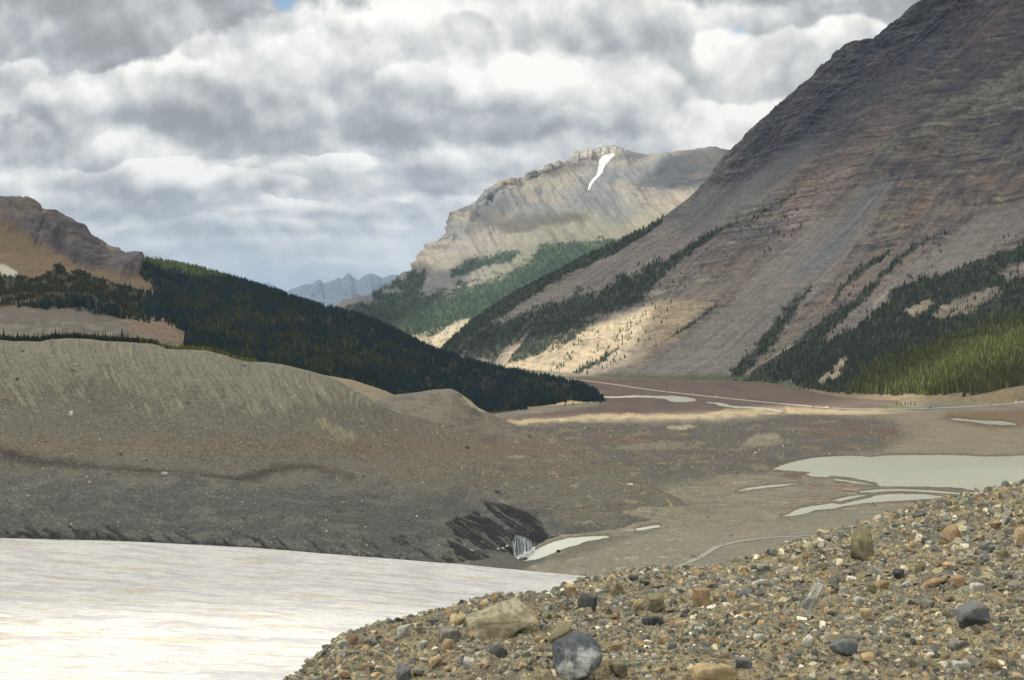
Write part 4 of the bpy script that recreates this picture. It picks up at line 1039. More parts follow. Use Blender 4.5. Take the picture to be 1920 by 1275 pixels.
def ridge(name, crest_, front, back_d, back_z, colr, nu=260, nv=90, amp=1.0, mat=M_moraine, light=0.0, cf=None):
    rr = [tp([(a, b + 25, d - 15) for a, b, d in front]), tp(front), tp([(a, (np.interp(a, [q_[0] for q_ in front], [q_[1] for q_ in front]) + b) / 2 - 2, (np.interp(a, [q_[0] for q_ in front], [q_[2] for q_ in front]) + d) / 2) for a, b, d in crest_]), tp(crest_)]
    ts_ = np.linspace(crest_[0][0], crest_[-1][0], nu)
    R_ = np.stack([(linrow if i == 3 else smrow)(r, ts_) for i, r in enumerate(rr)])
    bk = R_[3] + np.array([0, back_d, back_z]); R_ = np.concatenate([R_, bk[None]])
    vs_ = np.linspace(-.1, 1.25, nv)
    g = pchip(np.array([-.1, 0, .5, 1, 1.25]), R_, vs_)
    nn = normals(g); U2, V2 = np.meshgrid(ts_, vs_)
    ev = sst(V2, -.05, .1) * (1 - .85 * sst(np.abs(V2 - 1), .06, 0))
    g = g + nn * ((fbm(g[..., 0] / 22, g[..., 1] / 22, 5, .6, k=2) * 3 * amp) * ev)[..., None]
    pp = proj(g)
    cc = cf(pp[0], pp[1], V2) if cf else np.zeros(g.shape) + colr
    cc = cc * (1 + .3 * (rng.random(g.shape[:2]) - .5))[..., None]
    lit(g, light)
    grid_mesh(name, g, cc, mat, kind='structure')
    return g
def cf2(a, b, v):
    c_ = lerp(np.zeros(a.shape + (3,)) + A(108, 102, 94), A(94, 89, 86), sst(fbm(a / 40, b / 9, 4), 0, .3))
    c_ = lerp(c_, A(128, 126, 112), band(a, b, [(740, 772, 3), (775, 792, 7), (800, 800, 3)], 0, 4, 4, 12) * .8)
    c_ = lerp(c_, A(156, 146, 118), band(a, b, [(868, 744, 1), (885, 758, 4), (905, 770, 2)], 0, 3, 3, 10) * .8)
    return lerp(c_, A(124, 104, 82), sst(fbm(a / 14, b / 5, 4, k=3), .2, .4) * .4)
ridge('moraine_mound', [(640, 790, 1110), (690, 760, 1130), (715, 747, 1150), (735, 741, 1160), (760, 737.5, 1170), (785, 735, 1180), (812, 730.5, 1180), (838, 728.5, 1180), (848, 729, 1180), (856, 733, 1182), (866, 739, 1186), (884, 753, 1190), (897, 765, 1196), (912, 771, 1205), (925, 777, 1215), (940, 786, 1235), (965, 796, 1260), (990, 808, 1290)],
      [(640, 815, 1000), (735, 800, 1010), (800, 806, 1040), (880, 812, 1110), (990, 822, 1200)], 90, -70, None, cf=cf2, amp=.7)
ridge('sandy_mound', [(570, 706, 1330), (600, 702, 1330), (625, 706, 1330), (660, 712, 1330), (690, 722, 1340), (712, 729, 1340), (728, 735, 1340), (740, 741, 1345), (760, 752, 1350), (800, 775, 1360)],
      [(570, 745, 1180), (640, 757, 1190), (700, 770, 1200), (800, 790, 1240)], 80, -60, A(124, 113, 97), amp=.6, light=.2)

# ================================================================== GLACIER
gedge = [(-600, 985, 470), (0, 1010, 520), (60, 1011, 524), (130, 1013, 528), (200, 1015, 532), (270, 1018, 538), (340, 1021, 545), (400, 1024, 550), (480, 1029, 556), (560, 1036, 562), (620, 1041, 566), (700, 1047, 572), (780, 1053, 580), (860, 1060, 590), (930, 1068, 600), (1000, 1075, 610), (1050, 1079, 613), (1100, 1083, 615), (1200, 1090, 610), (2200, 1120, 560)]
rows = [tp([(-600, 2600, 24), (300, 2500, 25), (1200, 2400, 26), (2200, 2400, 26)]), tp([(-600, 1600, 62), (300, 1600, 66), (1200, 1580, 72), (2200, 1580, 72)]), tp([(-600, 1275, 135), (300, 1275, 150), (700, 1275, 158), (1200, 1265, 180), (2200, 1265, 185)]),
        tp([(-600, 1120, 255), (0, 1140, 262), (600, 1160, 285), (1200, 1180, 330), (2200, 1180, 330)]), tp([(-600, 1030, 380), (0, 1055, 400), (600, 1083, 440), (1000, 1104, 480), (1200, 1112, 500), (2200, 1125, 480)]),
        tp(gedge), tp([(a, b + 6, d + 6) for a, b, d in gedge]), tp([(a, b + 45, d + 30) for a, b, d in gedge])]
G, ts, vs = loft(rows, [0, .15, .32, .55, .78, 1, 1.015, 1.05], 900, 620, crisp=(5, 6))
U_, V_ = np.meshgrid(ts, vs)
x, y = G[..., 0], G[..., 1]
amp = 1 - .8 * sst(V_, .9, .99)
G[..., 2] += (fbm(x / 60, y / 60, 4, k=1) * 1.6 + fbm(x / 14, y / 9, 4, .6, k=2) * .45 + fbm(x / 3, y / 1.4, 3, .6, k=3) * .07) * amp
G[..., 2] -= 50 * sst(U_, 1125, 1650) * sst(y, 20, 60)
px, py = proj(G)
c = np.zeros(G.shape) + np.array([.80, .79, .755])
fl = fbm(x / 24 + y / 220, y / 13, 5, .62, k=4)
c = lerp(c, np.array([.60, .59, .60]), sst(fl, -.05, .3) * .85)
c = lerp(c, np.array([.66, .585, .40]), sst(fbm(x / 20, y / 12, 5, .65, k=5), .08, .38) * .7)
c = lerp(c, np.array([.56, .56, .59]), sst(fbm(x / 50 - y / 300, y / 20, 5, .6, k=6), .18, .4) * .55 * sst(V_, .45, .7))
c = lerp(c, np.array([.34, .30, .25]), sst(np.abs(fbm(x / 24, y / 14, 4, .6, k=7)), .014, .0) * sst(fbm(x / 40, y / 40, 3, k=1), .0, .2) * .6)
c = c * (1 - .10 * sst(V_, .45, .75))[..., None]
c = lerp(c, np.array([.50, .50, .50]), band(px, py, [(1040, 1078, 1), (1065, 1081, 3), (1085, 1083, 3), (1110, 1086, 6)], 0, 3, 3, 12) * .7)
dirt = sst(V_, .965, 1.0) * .22
c = lerp(c, np.array([.36, .35, .34]), dirt)
c = c * (1 + .05 * (rng.random(G.shape[:2]) - .5))[..., None]
ltg = sst(py + .035 * (px - 300) + 34 * fbm(px / 240, py / 50, 3, k=3), 1108, 1185) * sst(px, 1100, 820)
lit(G, ltg)
G_i = G
def ice_mat():
    m_, tt, b = mat_base('glacier_ice')
    at = tt.new('ShaderNodeAttribute', attribute_name='tint')
    co = tt.new('ShaderNodeTexCoord')
    mp = tt.new('ShaderNodeMapping'); mp.inputs['Scale'].default_value = (.8, 1.2, 1)
    tt.l.new(co.outputs['Object'], mp.inputs['Vector'])
    n_ = tt.noise(mp.outputs[0], .35, 8, .68)
    f_ = tt.smooth(n_, .35, .62, .80, 1.05)
    sc_ = tt.new('ShaderNodeVectorMath', operation='SCALE'); tt.l.new(at.outputs['Color'], sc_.inputs[0]); tt.l.new(f_, sc_.inputs['Scale'])
    tt.l.new(sc_.outputs[0], b.inputs['Base Color'])
    b.inputs['Roughness'].default_value = .55; b.inputs['Specular IOR Level'].default_value = .3
    bn = tt.new('ShaderNodeBump'); bn.inputs['Distance'].default_value = .25
    tt.l.new(tt.noise(mp.outputs[0], 1.1, 6, .65), bn.inputs['Height']); tt.l.new(bn.outputs[0], b.inputs['Normal'])
    return m_
M_ice = ice_mat()
grid_mesh('glacier', G, c, M_ice, kind='structure')

# ================================================================== FOREGROUND SCREE BANK
scr = [(300, 1420, 6.2), (480, 1335, 6.7), (588, 1280, 7.3), (610, 1264, 7.7), (628, 1252, 8.0), (645, 1230, 8.5), (658, 1210, 8.9), (672, 1199, 9.2), (700, 1182, 9.8), (730, 1170, 10.2), (770, 1154, 10.8), (800, 1149, 11.3), (850, 1142, 12), (880, 1133, 12.6), (910, 1124, 13), (940, 1120, 13.4), (970, 1122, 13.8),
       (1000, 1124, 14.5), (1030, 1114, 16), (1060, 1099, 18), (1100, 1088, 20), (1150, 1075, 22), (1200, 1070, 23), (1260, 1068, 23), (1310, 1070, 23), (1350, 1063, 23.5), (1400, 1048, 24.5), (1450, 1031, 25), (1500, 1015, 26), (1560, 998, 27), (1600, 988, 27.5), (1650, 975, 28), (1690, 960, 28.5), (1740, 943, 29),
       (1780, 934, 29), (1820, 931, 29.5), (1860, 918, 30), (1920, 904, 31), (2000, 885, 32), (2400, 800, 34), (4000, 760, 37)]
s_near = [(300, 1700, 4.6), (960, 1700, 4.3), (1600, 1600, 4.6), (2400, 1500, 5), (4000, 1480, 5.4)]
s_1 = [(300, 1500, 5.6), (580, 1400, 6.0), (700, 1290, 7.1), (960, 1275, 7.3), (1600, 1275, 7.4), (2400, 1200, 8.5), (4000, 1180, 9.2)]
s_2 = [(300, 1450, 6), (588, 1320, 6.8), (700, 1228, 8.4), (850, 1200, 9.5), (960, 1180, 10.5), (1100, 1170, 12), (1300, 1160, 12.5), (1600, 1130, 14), (2400, 1000, 17), (4000, 980, 18)]
s_3 = [(300, 1432, 6.1), (590, 1294, 7.1), (700, 1197, 9.2), (850, 1162, 10.9), (960, 1137, 12.3), (1010, 1140, 13.2), (1100, 1120, 16), (1300, 1105, 17.5), (1600, 1050, 20), (2400, 880, 26), (4000, 850, 28)]
rows = [tp(s_near), tp(s_1), tp(s_2), tp(s_3), tp(scr)]
ts = np.concatenate([np.linspace(300, 2400, 1100), np.linspace(2400, 4000, 201)[1:]])
R = np.stack([(linrow if i == 4 else smrow)(r, ts) for i, r in enumerate(rows)])
n0 = R[0].copy(); n0[:, 1] = -8; n0[:, 2] = -1.75; n0[:, 0] *= 1.6
cr4 = R[4]
ba = cr4 + np.array([0, 1.2, -.35]) + np.stack([-.35 * sst(ts, 1100, 500), 0 * ts, 0 * ts], -1)
bb = cr4 + np.array([0, 9, -6.0]) + np.stack([-7 * sst(ts, 1200, 300), 0 * ts, 0 * ts], -1)
bc = cr4 + np.array([0, 45, -32.0]) + np.stack([-30 * sst(ts, 1200, 300), 0 * ts, 0 * ts], -1)
R = np.concatenate([n0[None], R, ba[None], bb[None], bc[None]])
vs = np.concatenate([np.linspace(-.3, 0, 12)[:-1], np.linspace(0, 1.0, 640), np.linspace(1.0, 1.3, 60)[1:]])
G = pchip(np.array([-.3, 0, .30, .55, .78, 1, 1.05, 1.15, 1.3]), R, vs)
U_, V_ = np.meshgrid(ts, vs)
x, y = G[..., 0], G[..., 1]
n = normals(G)
d = fbm(x / 1.7, y / 2.2, 5, .55, k=1) * .17 + fbm(x / .42, y / .5, 4, .6, k=2) * .055 + fbm(x / .09, y / .12, 3, .6, k=3) * .016
G = G + n * (d * (1 - .5 * sst(np.abs(V_ - 1), .04, 0)))[..., None]
px, py = proj(G)
soil = A(122, 114, 92)
c = lerp(np.zeros(G.shape) + soil, A(92, 87, 76), sst(fbm(x / .9, y / 1.3, 5, .6, k=4), -.1, .25))
c = lerp(c, A(128, 119, 98), sst(fbm(x / .5, y / .7, 5, .65, k=5), .1, .35) * .8)
sp1 = rng.random(G.shape[:2])
c = c * (.75 + .5 * sp1)[..., None]
lit(G, 0.3)
G_s = G; PXs, PYs = px, py; V_s = V_
M_scree = terrain_mat('scree_soil', ((3.0, .18), (14.0, .3), (45, .3)), ((9.0, .03), (34.0, .012)))
grid_mesh('scree_bank', G, c, M_scree, kind='structure')
# ================================================================== CONIFERS
def tree_variant(tiers, sides, seed, ratio=1.0):
    """unit-height spruce: stacked ragged skirts; returns verts, tris"""
    r = np.random.default_rng(seed)
    V, T = [], []
    z0 = .06
    for k in range(tiers):
        f = k / tiers
        zb = z0 + (1 - z0) * f * .93
        zt = min(1.0, zb + (1 - z0) * (1.75 / tiers) * (1 if k < tiers - 1 else .9))
        if k == tiers - 1: zt = 1.0
        rad = ratio * (1 - f) ** .85 * (.85 + .3 * r.random())
        b = len(V)
        V.append((r.normal() * .03, r.normal() * .03, zt))
        a0 = r.random() * 6.28
        for s in range(sides):
            a = a0 + s * 2 * math.pi / sides
            rr = rad * (.6 + .75 * r.random())
            V.append((rr * math.cos(a), rr * math.sin(a), zb + (r.random() - .5) * .5 / tiers))
        for s in range(sides):
            T.append((b, b + 1 + s, b + 1 + (s + 1) % sides))
    return np.array(V), np.array(T)
M_conifer = None
def conifer_mat():
    m_, tt, b = mat_base('conifer_needles')
    at = tt.new('ShaderNodeAttribute', attribute_name='tint')
    co = tt.new('ShaderNodeTexCoord')
    n_ = tt.noise(co.outputs['Object'], .9, 3, .6)
    sc_ = tt.new('ShaderNodeVectorMath', operation='SCALE'); tt.l.new(at.outputs['Color'], sc_.inputs[0]); tt.l.new(tt.smooth(n_, .3, .7, .6, 1.4), sc_.inputs['Scale'])
    tt.l.new(sc_.outputs[0], b.inputs['Base Color'])
    b.inputs['Roughness'].default_value = .8
    return m_
M_conifer = conifer_mat()
def merge_instances(name, variants, pos, scl, rotz, colr, mat, R3=None, **tags):
    """one mesh out of many placed variants. scl (n,3); R3 optional full rotations"""
    VV, TT, CCc = [], [], []
    base_ = 0
    which = rng.integers(0, len(variants), len(pos))
    for k, (v, tr) in enumerate(variants):
        s_ = which == k
        m_ = s_.sum()
        if m_ == 0: continue
        vv = v[None] * scl[s_][:, None, :]
        if R3 is not None:
            vv = np.einsum('nij,nkj->nki', R3[s_], vv)
        else:
            cs, sn = np.cos(rotz[s_])[:, None], np.sin(rotz[s_])[:, None]
            vv = np.stack([vv[..., 0] * cs - vv[..., 1] * sn, vv[..., 0] * sn + vv[..., 1] * cs, vv[..., 2]], -1)
        vv = vv + pos[s_][:, None, :]
        nv_ = len(v)
        tt_ = tr[None] + (np.arange(m_) * nv_)[:, None, None] + base_
        VV.append(vv.reshape(-1, 3)); TT.append(tt_.reshape(-1, 3)); CCc.append(np.repeat(colr[s_], nv_, axis=0))
        base_ += m_ * nv_
    me = raw_mesh(name, np.concatenate(VV), np.concatenate(TT), np.concatenate(CCc))
    return add(name, me, mat, **tags)
for nm, sc_, tiers in FOREST:
    if sc_ is None: continue
    p_, h, c_, rf = sc_
    var = [tree_variant(tiers, 6 if tiers > 3 else 5, 50 + i) for i in range(8)]
    s_ = np.stack([h * rf * (.7 + .6 * rng.random(len(h)))] * 2 + [h], -1)
    merge_instances(nm, var, p_, s_, rng.random(len(h)) * 6.28, c_, M_conifer, kind='stuff')

def surf_at(G, PX, PY, px, py, ok=None):
    d = (PX - px) ** 2 + (PY - py) ** 2
    if ok is not None: d = np.where(ok, d, 1e9)
    # among near candidates take the closest to the camera: that one is in view
    m_ = d < max(d.min() * 4, 2.0)
    yy = np.where(m_, G[..., 1], 1e9)
    i = np.unravel_index(np.argmin(yy), yy.shape)
    return G[i].copy()

# individual spruces: crown and trunk of their own
def crown_mesh(seed, colr, ratio):
    v, tr = tree_variant(13, 9, seed, ratio)
    v = v.copy()
    c_ = np.zeros(v.shape) + colr
    c_ *= (.7 + .6 * np.random.default_rng(seed).random(len(v)))[:, None]
    return raw_mesh('crown', v, tr, c_)
def trunk_mesh():
    n_ = 7; V = []; Fc = []
    for z_, r_ in ((-.05, .018), (.3, .013), (.96, .002)):
        for k in range(n_): V.append((r_ * math.cos(k * 6.283 / n_), r_ * math.sin(k * 6.283 / n_), z_))
    for j in range(2):
        for k in range(n_): Fc.append((j * n_ + k, j * n_ + (k + 1) % n_, (j + 1) * n_ + (k + 1) % n_, (j + 1) * n_ + k))
    return raw_mesh('trunk', np.array(V), np.array(Fc))
M_bark = flat_mat('bark', (.10, .085, .07), noise=(.4, 8))
TM = trunk_mesh(); TM.materials.append(M_bark)
CR_D = [crown_mesh(100 + i, A(30, 36, 26), .15 + .02 * (i % 3)) for i in range(5)]
CR_L = [crown_mesh(120 + i, A(70, 74, 34), .15 + .02 * (i % 3)) for i in range(4)]
CR_G = [crown_mesh(140 + i, A(60, 66, 34), .13 + .02 * (i % 3)) for i in range(4)]
for m_ in CR_D + CR_L + CR_G: m_.materials.append(M_conifer)
def spruce(p_, h, crowns, label, group, name='spruce_tree'):
    t_ = empty(name, tuple(p_), random.random() * 6.28, label=label, cat='tree', group=group)
    t_.scale = (h, h, h)
    add('crown', random.choice(crowns), None, t_)
    add('trunk', TM, None, t_)
    return t_
def moraine_top(px, back=4.0):
    a = linrow(tp(mcrest), np.array([float(px)]))[0]
    a = a + np.array([a[0] / a[1] * back, back, 0]); a[2] -= .4 + back * .055
    return a
GRP1 = 'spruces along the moraine crest'
tall = [(7, 12, 'tall spruce at the end of the moraine-crest row nearest the picture edge'), (33, 10.5, 'tall pointed spruce on the moraine crest, second prominent top from the picture edge'),
        (45, 9.5, 'dark spruce beside the second prominent top on the moraine crest'), (81, 9.5, 'slim spruce on the moraine crest below the small pale bank'),
        (97, 9.0, 'slim spruce on the moraine crest where the crest starts to rise'), (139, 9.5, 'dense spruce above the highest hump of the grey moraine crest'),
        (198, 9.5, 'dark pointed spruce on the moraine crest below the middle of the pinkish mound'), (229, 13.5, 'tallest spruce of the moraine-crest row, below the pinkish mound'),
        (240, 9.5, 'slender spruce right beside the tallest spruce of the moraine crest'), (258, 9, 'dark spruce on the moraine crest where the pinkish mound tapers down'),
        (104, 10.5, 'narrow spruce with bare gap beside it on the rising moraine crest'), (63, 8.5, 'spruce with ragged top on the moraine crest, between two slimmer tops')]
for px_, h, lb in tall:
    spruce(moraine_top(px_, 5), h * .80, CR_D, lb, GRP1)
i_ = 0
for px_ in np.linspace(-12, 455, 150):
    px_ = px_ + random.uniform(-1.5, 1.5)
    far_ = px_ > 300
    hh = random.uniform(4.2, 6.8) * (1.0 if px_ < 300 else .8)
    lab = 'short dark spruce in the tight dark row along the moraine crest' if px_ < 300 else 'small yellow-green conifer behind the sloping part of the moraine crest'
    spruce(moraine_top(px_, random.uniform(3, 16)), hh, CR_D if px_ < 290 else (CR_L + CR_D[:1]), lab, GRP1 if px_ < 300 else 'yellow-green conifers behind the moraine crest')
# understorey just behind that row
nn_ = 2600
pxs = rng.uniform(-60, 480, nn_); bk = rng.uniform(3, 34, nn_)
base3 = linrow(tp(mcrest), pxs); base3[:, 0] *= 1 + bk / base3[:, 1]; base3[:, 1] += bk; base3[:, 2] -= .4 + bk * .06
hs = rng.uniform(2.8, 5.2, nn_) * np.where(pxs > 300, .8, 1)
cl_ = np.where((pxs > 285 + rng.normal(size=nn_) * 25)[:, None], A(78, 80, 36)[None], A(32, 38, 26)[None]) * rng.uniform(.6, 1.3, nn_)[:, None]
merge_instances('shrub_undergrowth', [tree_variant(4, 6, 80 + i) for i in range(6)], base3, np.stack([hs * .22, hs * .22, hs], -1), rng.random(nn_) * 6.28, cl_, M_conifer, kind='stuff')
# a few small trees on the sandy mound
for px_, py_ in [(648, 733), (652, 736), (656, 738), (660, 741), (667, 742), (664, 744), (690, 748), (630, 728)]:
    a = P(px_, py_ + 3, 1180)
    a = surf_at(G_l, *proj(G_l), px_, py_) if False else a
    spruce(a, random.uniform(3, 5), CR_D, 'small dark spruce in front of the sandy patch behind the moraine crest', 'small spruces by the sandy patch')
# front rows of the grove and of the dark ridge's tip
pxr, pyr = proj(G_r)
for k in range(88):
    px_ = 1512 + k * 4.7 + random.uniform(-2, 2)
    py_ = np.interp(px_, [1510, 1560, 1620, 1690, 1760, 1830, 1870, 1925], [726, 733, 735, 736, 735, 729, 714, 702])
    a = surf_at(G_r, pxr, pyr, px_, py_ + random.uniform(-4, 1))
    sunny = px_ > 1600 and px_ < 1790
    spruce(a, random.uniform(11, 17), CR_G if sunny else CR_L,
           'tall sunlit yellow-green conifer at the grove edge above the sandy bank' if sunny else ('tall shaded conifer at the grove edge where the red flats end' if px_ <= 1600 else 'tall conifer at the grove edge below the rising brown slope'),
           'conifers along the edge of the grove')
pxl, pyl = proj(G_l)
for k in range(34):
    px_ = 925 + k * 6.2 + random.uniform(-2, 2)
    py_ = np.interp(px_, [920, 1000, 1040, 1070, 1100, 1132], [771, 764, 757, 751, 754, 752])
    a = surf_at(G_l, pxl, pyl, px_, py_ - random.uniform(0, 4))
    spruce(a, random.uniform(11, 16), CR_D, 'dark conifer at the foot of the forested ridge where it meets the flats', 'conifers along the foot of the dark ridge')
for (px_, py_) in [(1676, 758), (1681, 759), (1685, 760), (1690, 760), (1697, 759), (1703, 760), (1708, 759), (1715, 760)]:
    a = to_ground(np.array([px_ * 1.0, px_ + 1.0]), np.array([py_ * 1.0, py_]))[0]
    spruce(a, random.uniform(5, 9), CR_L, 'small conifer on the green patch between the road and the sandy bank', 'small conifers by the road')

# ================================================================== STONES
def hull_rock(seed, npts=13, dims=(1, .75, .55), boxy=.5):
    r = np.random.default_rng(seed)
    p_ = r.normal(size=(npts, 3)); p_ /= np.linalg.norm(p_, axis=1, keepdims=True)
    p_ = np.sign(p_) * np.abs(p_) ** boxy
    p_ = p_ / np.max(np.abs(p_), axis=0) * np.array(dims) * .5
    bm = bmesh.new()
    for q_ in p_: bm.verts.new(q_)
    res = bmesh.ops.convex_hull(bm, input=bm.verts[:])
    dead = [v for v in bm.verts if not v.link_faces]
    bmesh.ops.delete(bm, geom=dead, context='VERTS')
    return bm
def bm_arr(bm):
    bmesh.ops.triangulate(bm, faces=bm.faces[:])
    bm.verts.ensure_lookup_table(); bm.verts.index_update()
    V = np.array([v.co[:] for v in bm.verts]); T = np.array([[v.index for v in f.verts] for f in bm.faces])
    bm.free(); return V, T
def rand_rot(n):
    q_ = rng.normal(size=(n, 4)); q_ /= np.linalg.norm(q_, axis=1, keepdims=True)
    w, x_, y_, z_ = q_.T
    return np.stack([np.stack([1 - 2 * (y_ * y_ + z_ * z_), 2 * (x_ * y_ - z_ * w), 2 * (x_ * z_ + y_ * w)], -1),
                     np.stack([2 * (x_ * y_ + z_ * w), 1 - 2 * (x_ * x_ + z_ * z_), 2 * (y_ * z_ - x_ * w)], -1),
                     np.stack([2 * (x_ * z_ - y_ * w), 2 * (y_ * z_ + x_ * w), 1 - 2 * (x_ * x_ + y_ * y_)], -1)], -2)
SMALL = [bm_arr(hull_rock(i, 8 + i % 4, (1, .6 + .3 * random.random(), .4 + .35 * random.random()), .75)) for i in range(28)]
PAL = np.array([A(98, 98, 96), A(80, 82, 86), A(118, 116, 110), A(134, 125, 104), A(162, 155, 138), A(140, 118, 92), A(106, 98, 82), A(186, 182, 172), A(124, 98, 80), A(104, 103, 96)])
PW = np.array([.20, .13, .17, .13, .08, .03, .12, .025, .012, .12]); PW /= PW.sum()
def rock_mat(name, tint=True, rgb=(.2, .2, .2), rgb2=None, sc=6.0, dust=True, mott=.5, lo=.42, hi=.60):
    m_, tt, b = mat_base(name)
    co = tt.new('ShaderNodeTexCoord')
    v = co.outputs['Object']
    if tint:
        at = tt.new('ShaderNodeAttribute', attribute_name='tint'); basec = at.outputs['Color']
        n_ = tt.noise(v, sc * 4, 4, .65)
        s_ = tt.new('ShaderNodeVectorMath', operation='SCALE'); tt.l.new(basec, s_.inputs[0]); tt.l.new(tt.smooth(n_, .3, .7, .7, 1.25), s_.inputs['Scale'])
        colr_ = s_.outputs[0]
    else:
        n_ = tt.noise(v, sc * .55, 8, .7)
        n2_ = tt.noise(v, sc * 3.2, 8, .72)
        c1 = tuple(rgb) + (1,); c2 = tuple(rgb2 if rgb2 is not None else np.array(rgb) * .55) + (1,)
        colr_ = tt.mix(tt.smooth(n_, lo, hi), c1, c2)
        colr_ = tt.mix(tt.m('MULTIPLY', tt.smooth(n2_, .42, .62), mott), colr_, tuple(np.array(c2[:3]) * .6) + (1,))
    if dust:
        ge = tt.new('ShaderNodeNewGeometry'); sx = tt.new('ShaderNodeSeparateXYZ'); tt.l.new(ge.outputs['Normal'], sx.inputs[0])
        dn = tt.noise(v, sc * 1.4, 5, .6)
        fac = tt.m('MULTIPLY', tt.m('MULTIPLY', tt.smooth(sx.outputs[2], .2, .9), tt.smooth(dn, .42, .6)), .32)
        colr_ = tt.mix(fac, colr_, tuple(A(140, 130, 106)) + (1,))
    tt.l.new(colr_, b.inputs['Base Color'])
    b.inputs['Roughness'].default_value = .85
    bn = tt.new('ShaderNodeBump'); bn.inputs['Distance'].default_value = .03; bn.inputs['Strength'].default_value = .9
    tt.l.new(tt.noise(v, sc * 3.5, 9, .72), bn.inputs['Height']); tt.l.new(bn.outputs[0], b.inputs['Normal'])
    return m_
M_stone = rock_mat('stones', True, dust=False)
# --- gravel and small stones of the scree bank: nobody could count them
st_ok = (V_s > -.02) & (V_s < 1.10)
cellA = np.linalg.norm(np.cross(G_s[:-1, 1:] - G_s[:-1, :-1], G_s[1:, :-1] - G_s[:-1, :-1]), axis=-1)
Dn = np.maximum(np.linalg.norm(G_s[:-1, :-1], axis=-1), 6.0)
vis = (PXs[:-1, :-1] > 430) & (PXs[:-1, :-1] < 2050) & (PYs[:-1, :-1] < 1360) & st_ok[:-1, :-1]
wgt = (cellA / Dn ** 2 * np.where(vis, 1.0, np.where((V_s[:-1, :-1] > -.1) & (V_s[:-1, :-1] < 1.1), .22, .01))).ravel()
cs_ = np.cumsum(wgt)
NS = 185000
ii = np.searchsorted(cs_, rng.random(NS) * cs_[-1]); nu1 = G_s.shape[1] - 1
a_, b_ = ii // nu1, ii % nu1
fu = rng.random(NS)[:, None]
pos = G_s[a_, b_] * (1 - fu) + G_s[a_ + 1, b_ + 1] * fu
pxsz = np.clip(2.4 * (1 - rng.random(NS)) ** -.53, 2.4, 20)
dd = np.maximum(np.linalg.norm(pos, axis=1), 5.0)
sz = pxsz * dd / F * 1.12
shp = np.stack([sz, sz * rng.uniform(.7, 1.1, NS), sz * rng.uniform(.6, 1.1, NS)], -1)
pos[:, 2] += sz * .02
colr = PAL[rng.choice(len(PAL), NS, p=PW)] * rng.uniform(.65, 1.45, NS)[:, None] * np.array([1.15, 1.13, 1.06])
merge_instances('gravel', SMALL, pos, shp, None, colr, M_stone, R3=rand_rot(NS), kind='stuff')
# --- stones strewn over the moraine
cellA = np.linalg.norm(np.cross(G_m[:-1, 1:] - G_m[:-1, :-1], G_m[1:, :-1] - G_m[:-1, :-1]), axis=-1)
w_ = (cellA * (MO_W[:-1, :-1] + .06)).ravel(); cs_ = np.cumsum(w_)
NM = 14000
ii = np.searchsorted(cs_, rng.random(NM) * cs_[-1]); nu1 = G_m.shape[1] - 1
a_, b_ = ii // nu1, ii % nu1
pos = G_m[a_, b_].copy(); sz = np.clip(.38 * (1 - rng.random(NM)) ** -.5, .38, 2.0)
colr = PAL[rng.choice(len(PAL), NM, p=PW)] * rng.uniform(.8, 1.25, NM)[:, None]
merge_instances('scattered_stones', SMALL, pos, np.stack([sz, sz * .9, sz * .8], -1), None, colr, M_stone, R3=rand_rot(NM), kind='stuff')

HW = pm(*proj(G_g), [(880, 800), (1000, 792), (1200, 788), (1400, 785), (1500, 772), (1660, 785), (1740, 800), (1700, 830), (1640, 852), (1500, 868), (1440, 884), (1330, 900), (1320, 960), (1000, 960)], 14) + .12 * sst(proj(G_g)[1], 900, 960)
HW = HW * (proj(G_g)[1] < 1090) * (G_g[..., 2] > -129.9)
cellA = np.linalg.norm(np.cross(G_g[:-1, 1:] - G_g[:-1, :-1], G_g[1:, :-1] - G_g[:-1, :-1]), axis=-1)
cs_ = np.cumsum((cellA * HW[:-1, :-1]).ravel())
NH = 9000
ii = np.searchsorted(cs_, rng.random(NH) * cs_[-1]); nu1 = G_g.shape[1] - 1
pos = G_g[ii // nu1, ii % nu1].copy(); sz = np.clip(.55 * (1 - rng.random(NH)) ** -.5, .55, 2.6)
colr = PAL[rng.choice(len(PAL), NH, p=PW)] * rng.uniform(.75, 1.2, NH)[:, None]
merge_instances('hummock_stones', SMALL, pos, np.stack([sz, sz * .9, sz * .8], -1), None, colr, M_stone, R3=rand_rot(NH), kind='stuff')
# --- boulders that can be told apart
def boulder_mesh(seed, dims, level=2, boxy=.6, rough=.06, npts=16):
    bm = hull_rock(seed, npts, dims, boxy)
    bmesh.ops.bevel(bm, geom=bm.edges[:], offset=min(dims) * .045, segments=1, affect='EDGES', clamp_overlap=True)
    bmesh.ops.triangulate(bm, faces=bm.faces[:])
    for _ in range(level):
        bmesh.ops.subdivide_edges(bm, edges=bm.edges[:], cuts=1, use_grid_fill=True)
        bmesh.ops.smooth_vert(bm, verts=bm.verts[:], factor=.12, use_axis_x=True, use_axis_y=True, use_axis_z=True)
    bm.normal_update()
    V = np.array([v.co[:] for v in bm.verts]); N = np.array([v.normal[:] for v in bm.verts])
    s_ = max(dims); k = seed * 3.1
    a0, a1, a2 = V[:, 0] / s_, V[:, 1] / s_, V[:, 2] / s_
    d = (fbm(a0 * 3 + k, a2 * 3.4 - k, 5, .55, k=seed % 7) + fbm(a1 * 3 + k, a2 * 3 + k, 5, .55, k=2) - np.abs(fbm(a0 * 7 + a1 * 3 + k, a2 * 8, 4, .6, k=1)) * .7) * rough * s_
    V2 = V + N * d[:, None]
    for v, q_ in zip(bm.verts, V2): v.co = q_
    me = bpy.data.meshes.new('boulder'); bm.to_mesh(me); bm.free()
    me.polygons.foreach_set('use_smooth', np.full(len(me.polygons), level > 1))
    return me
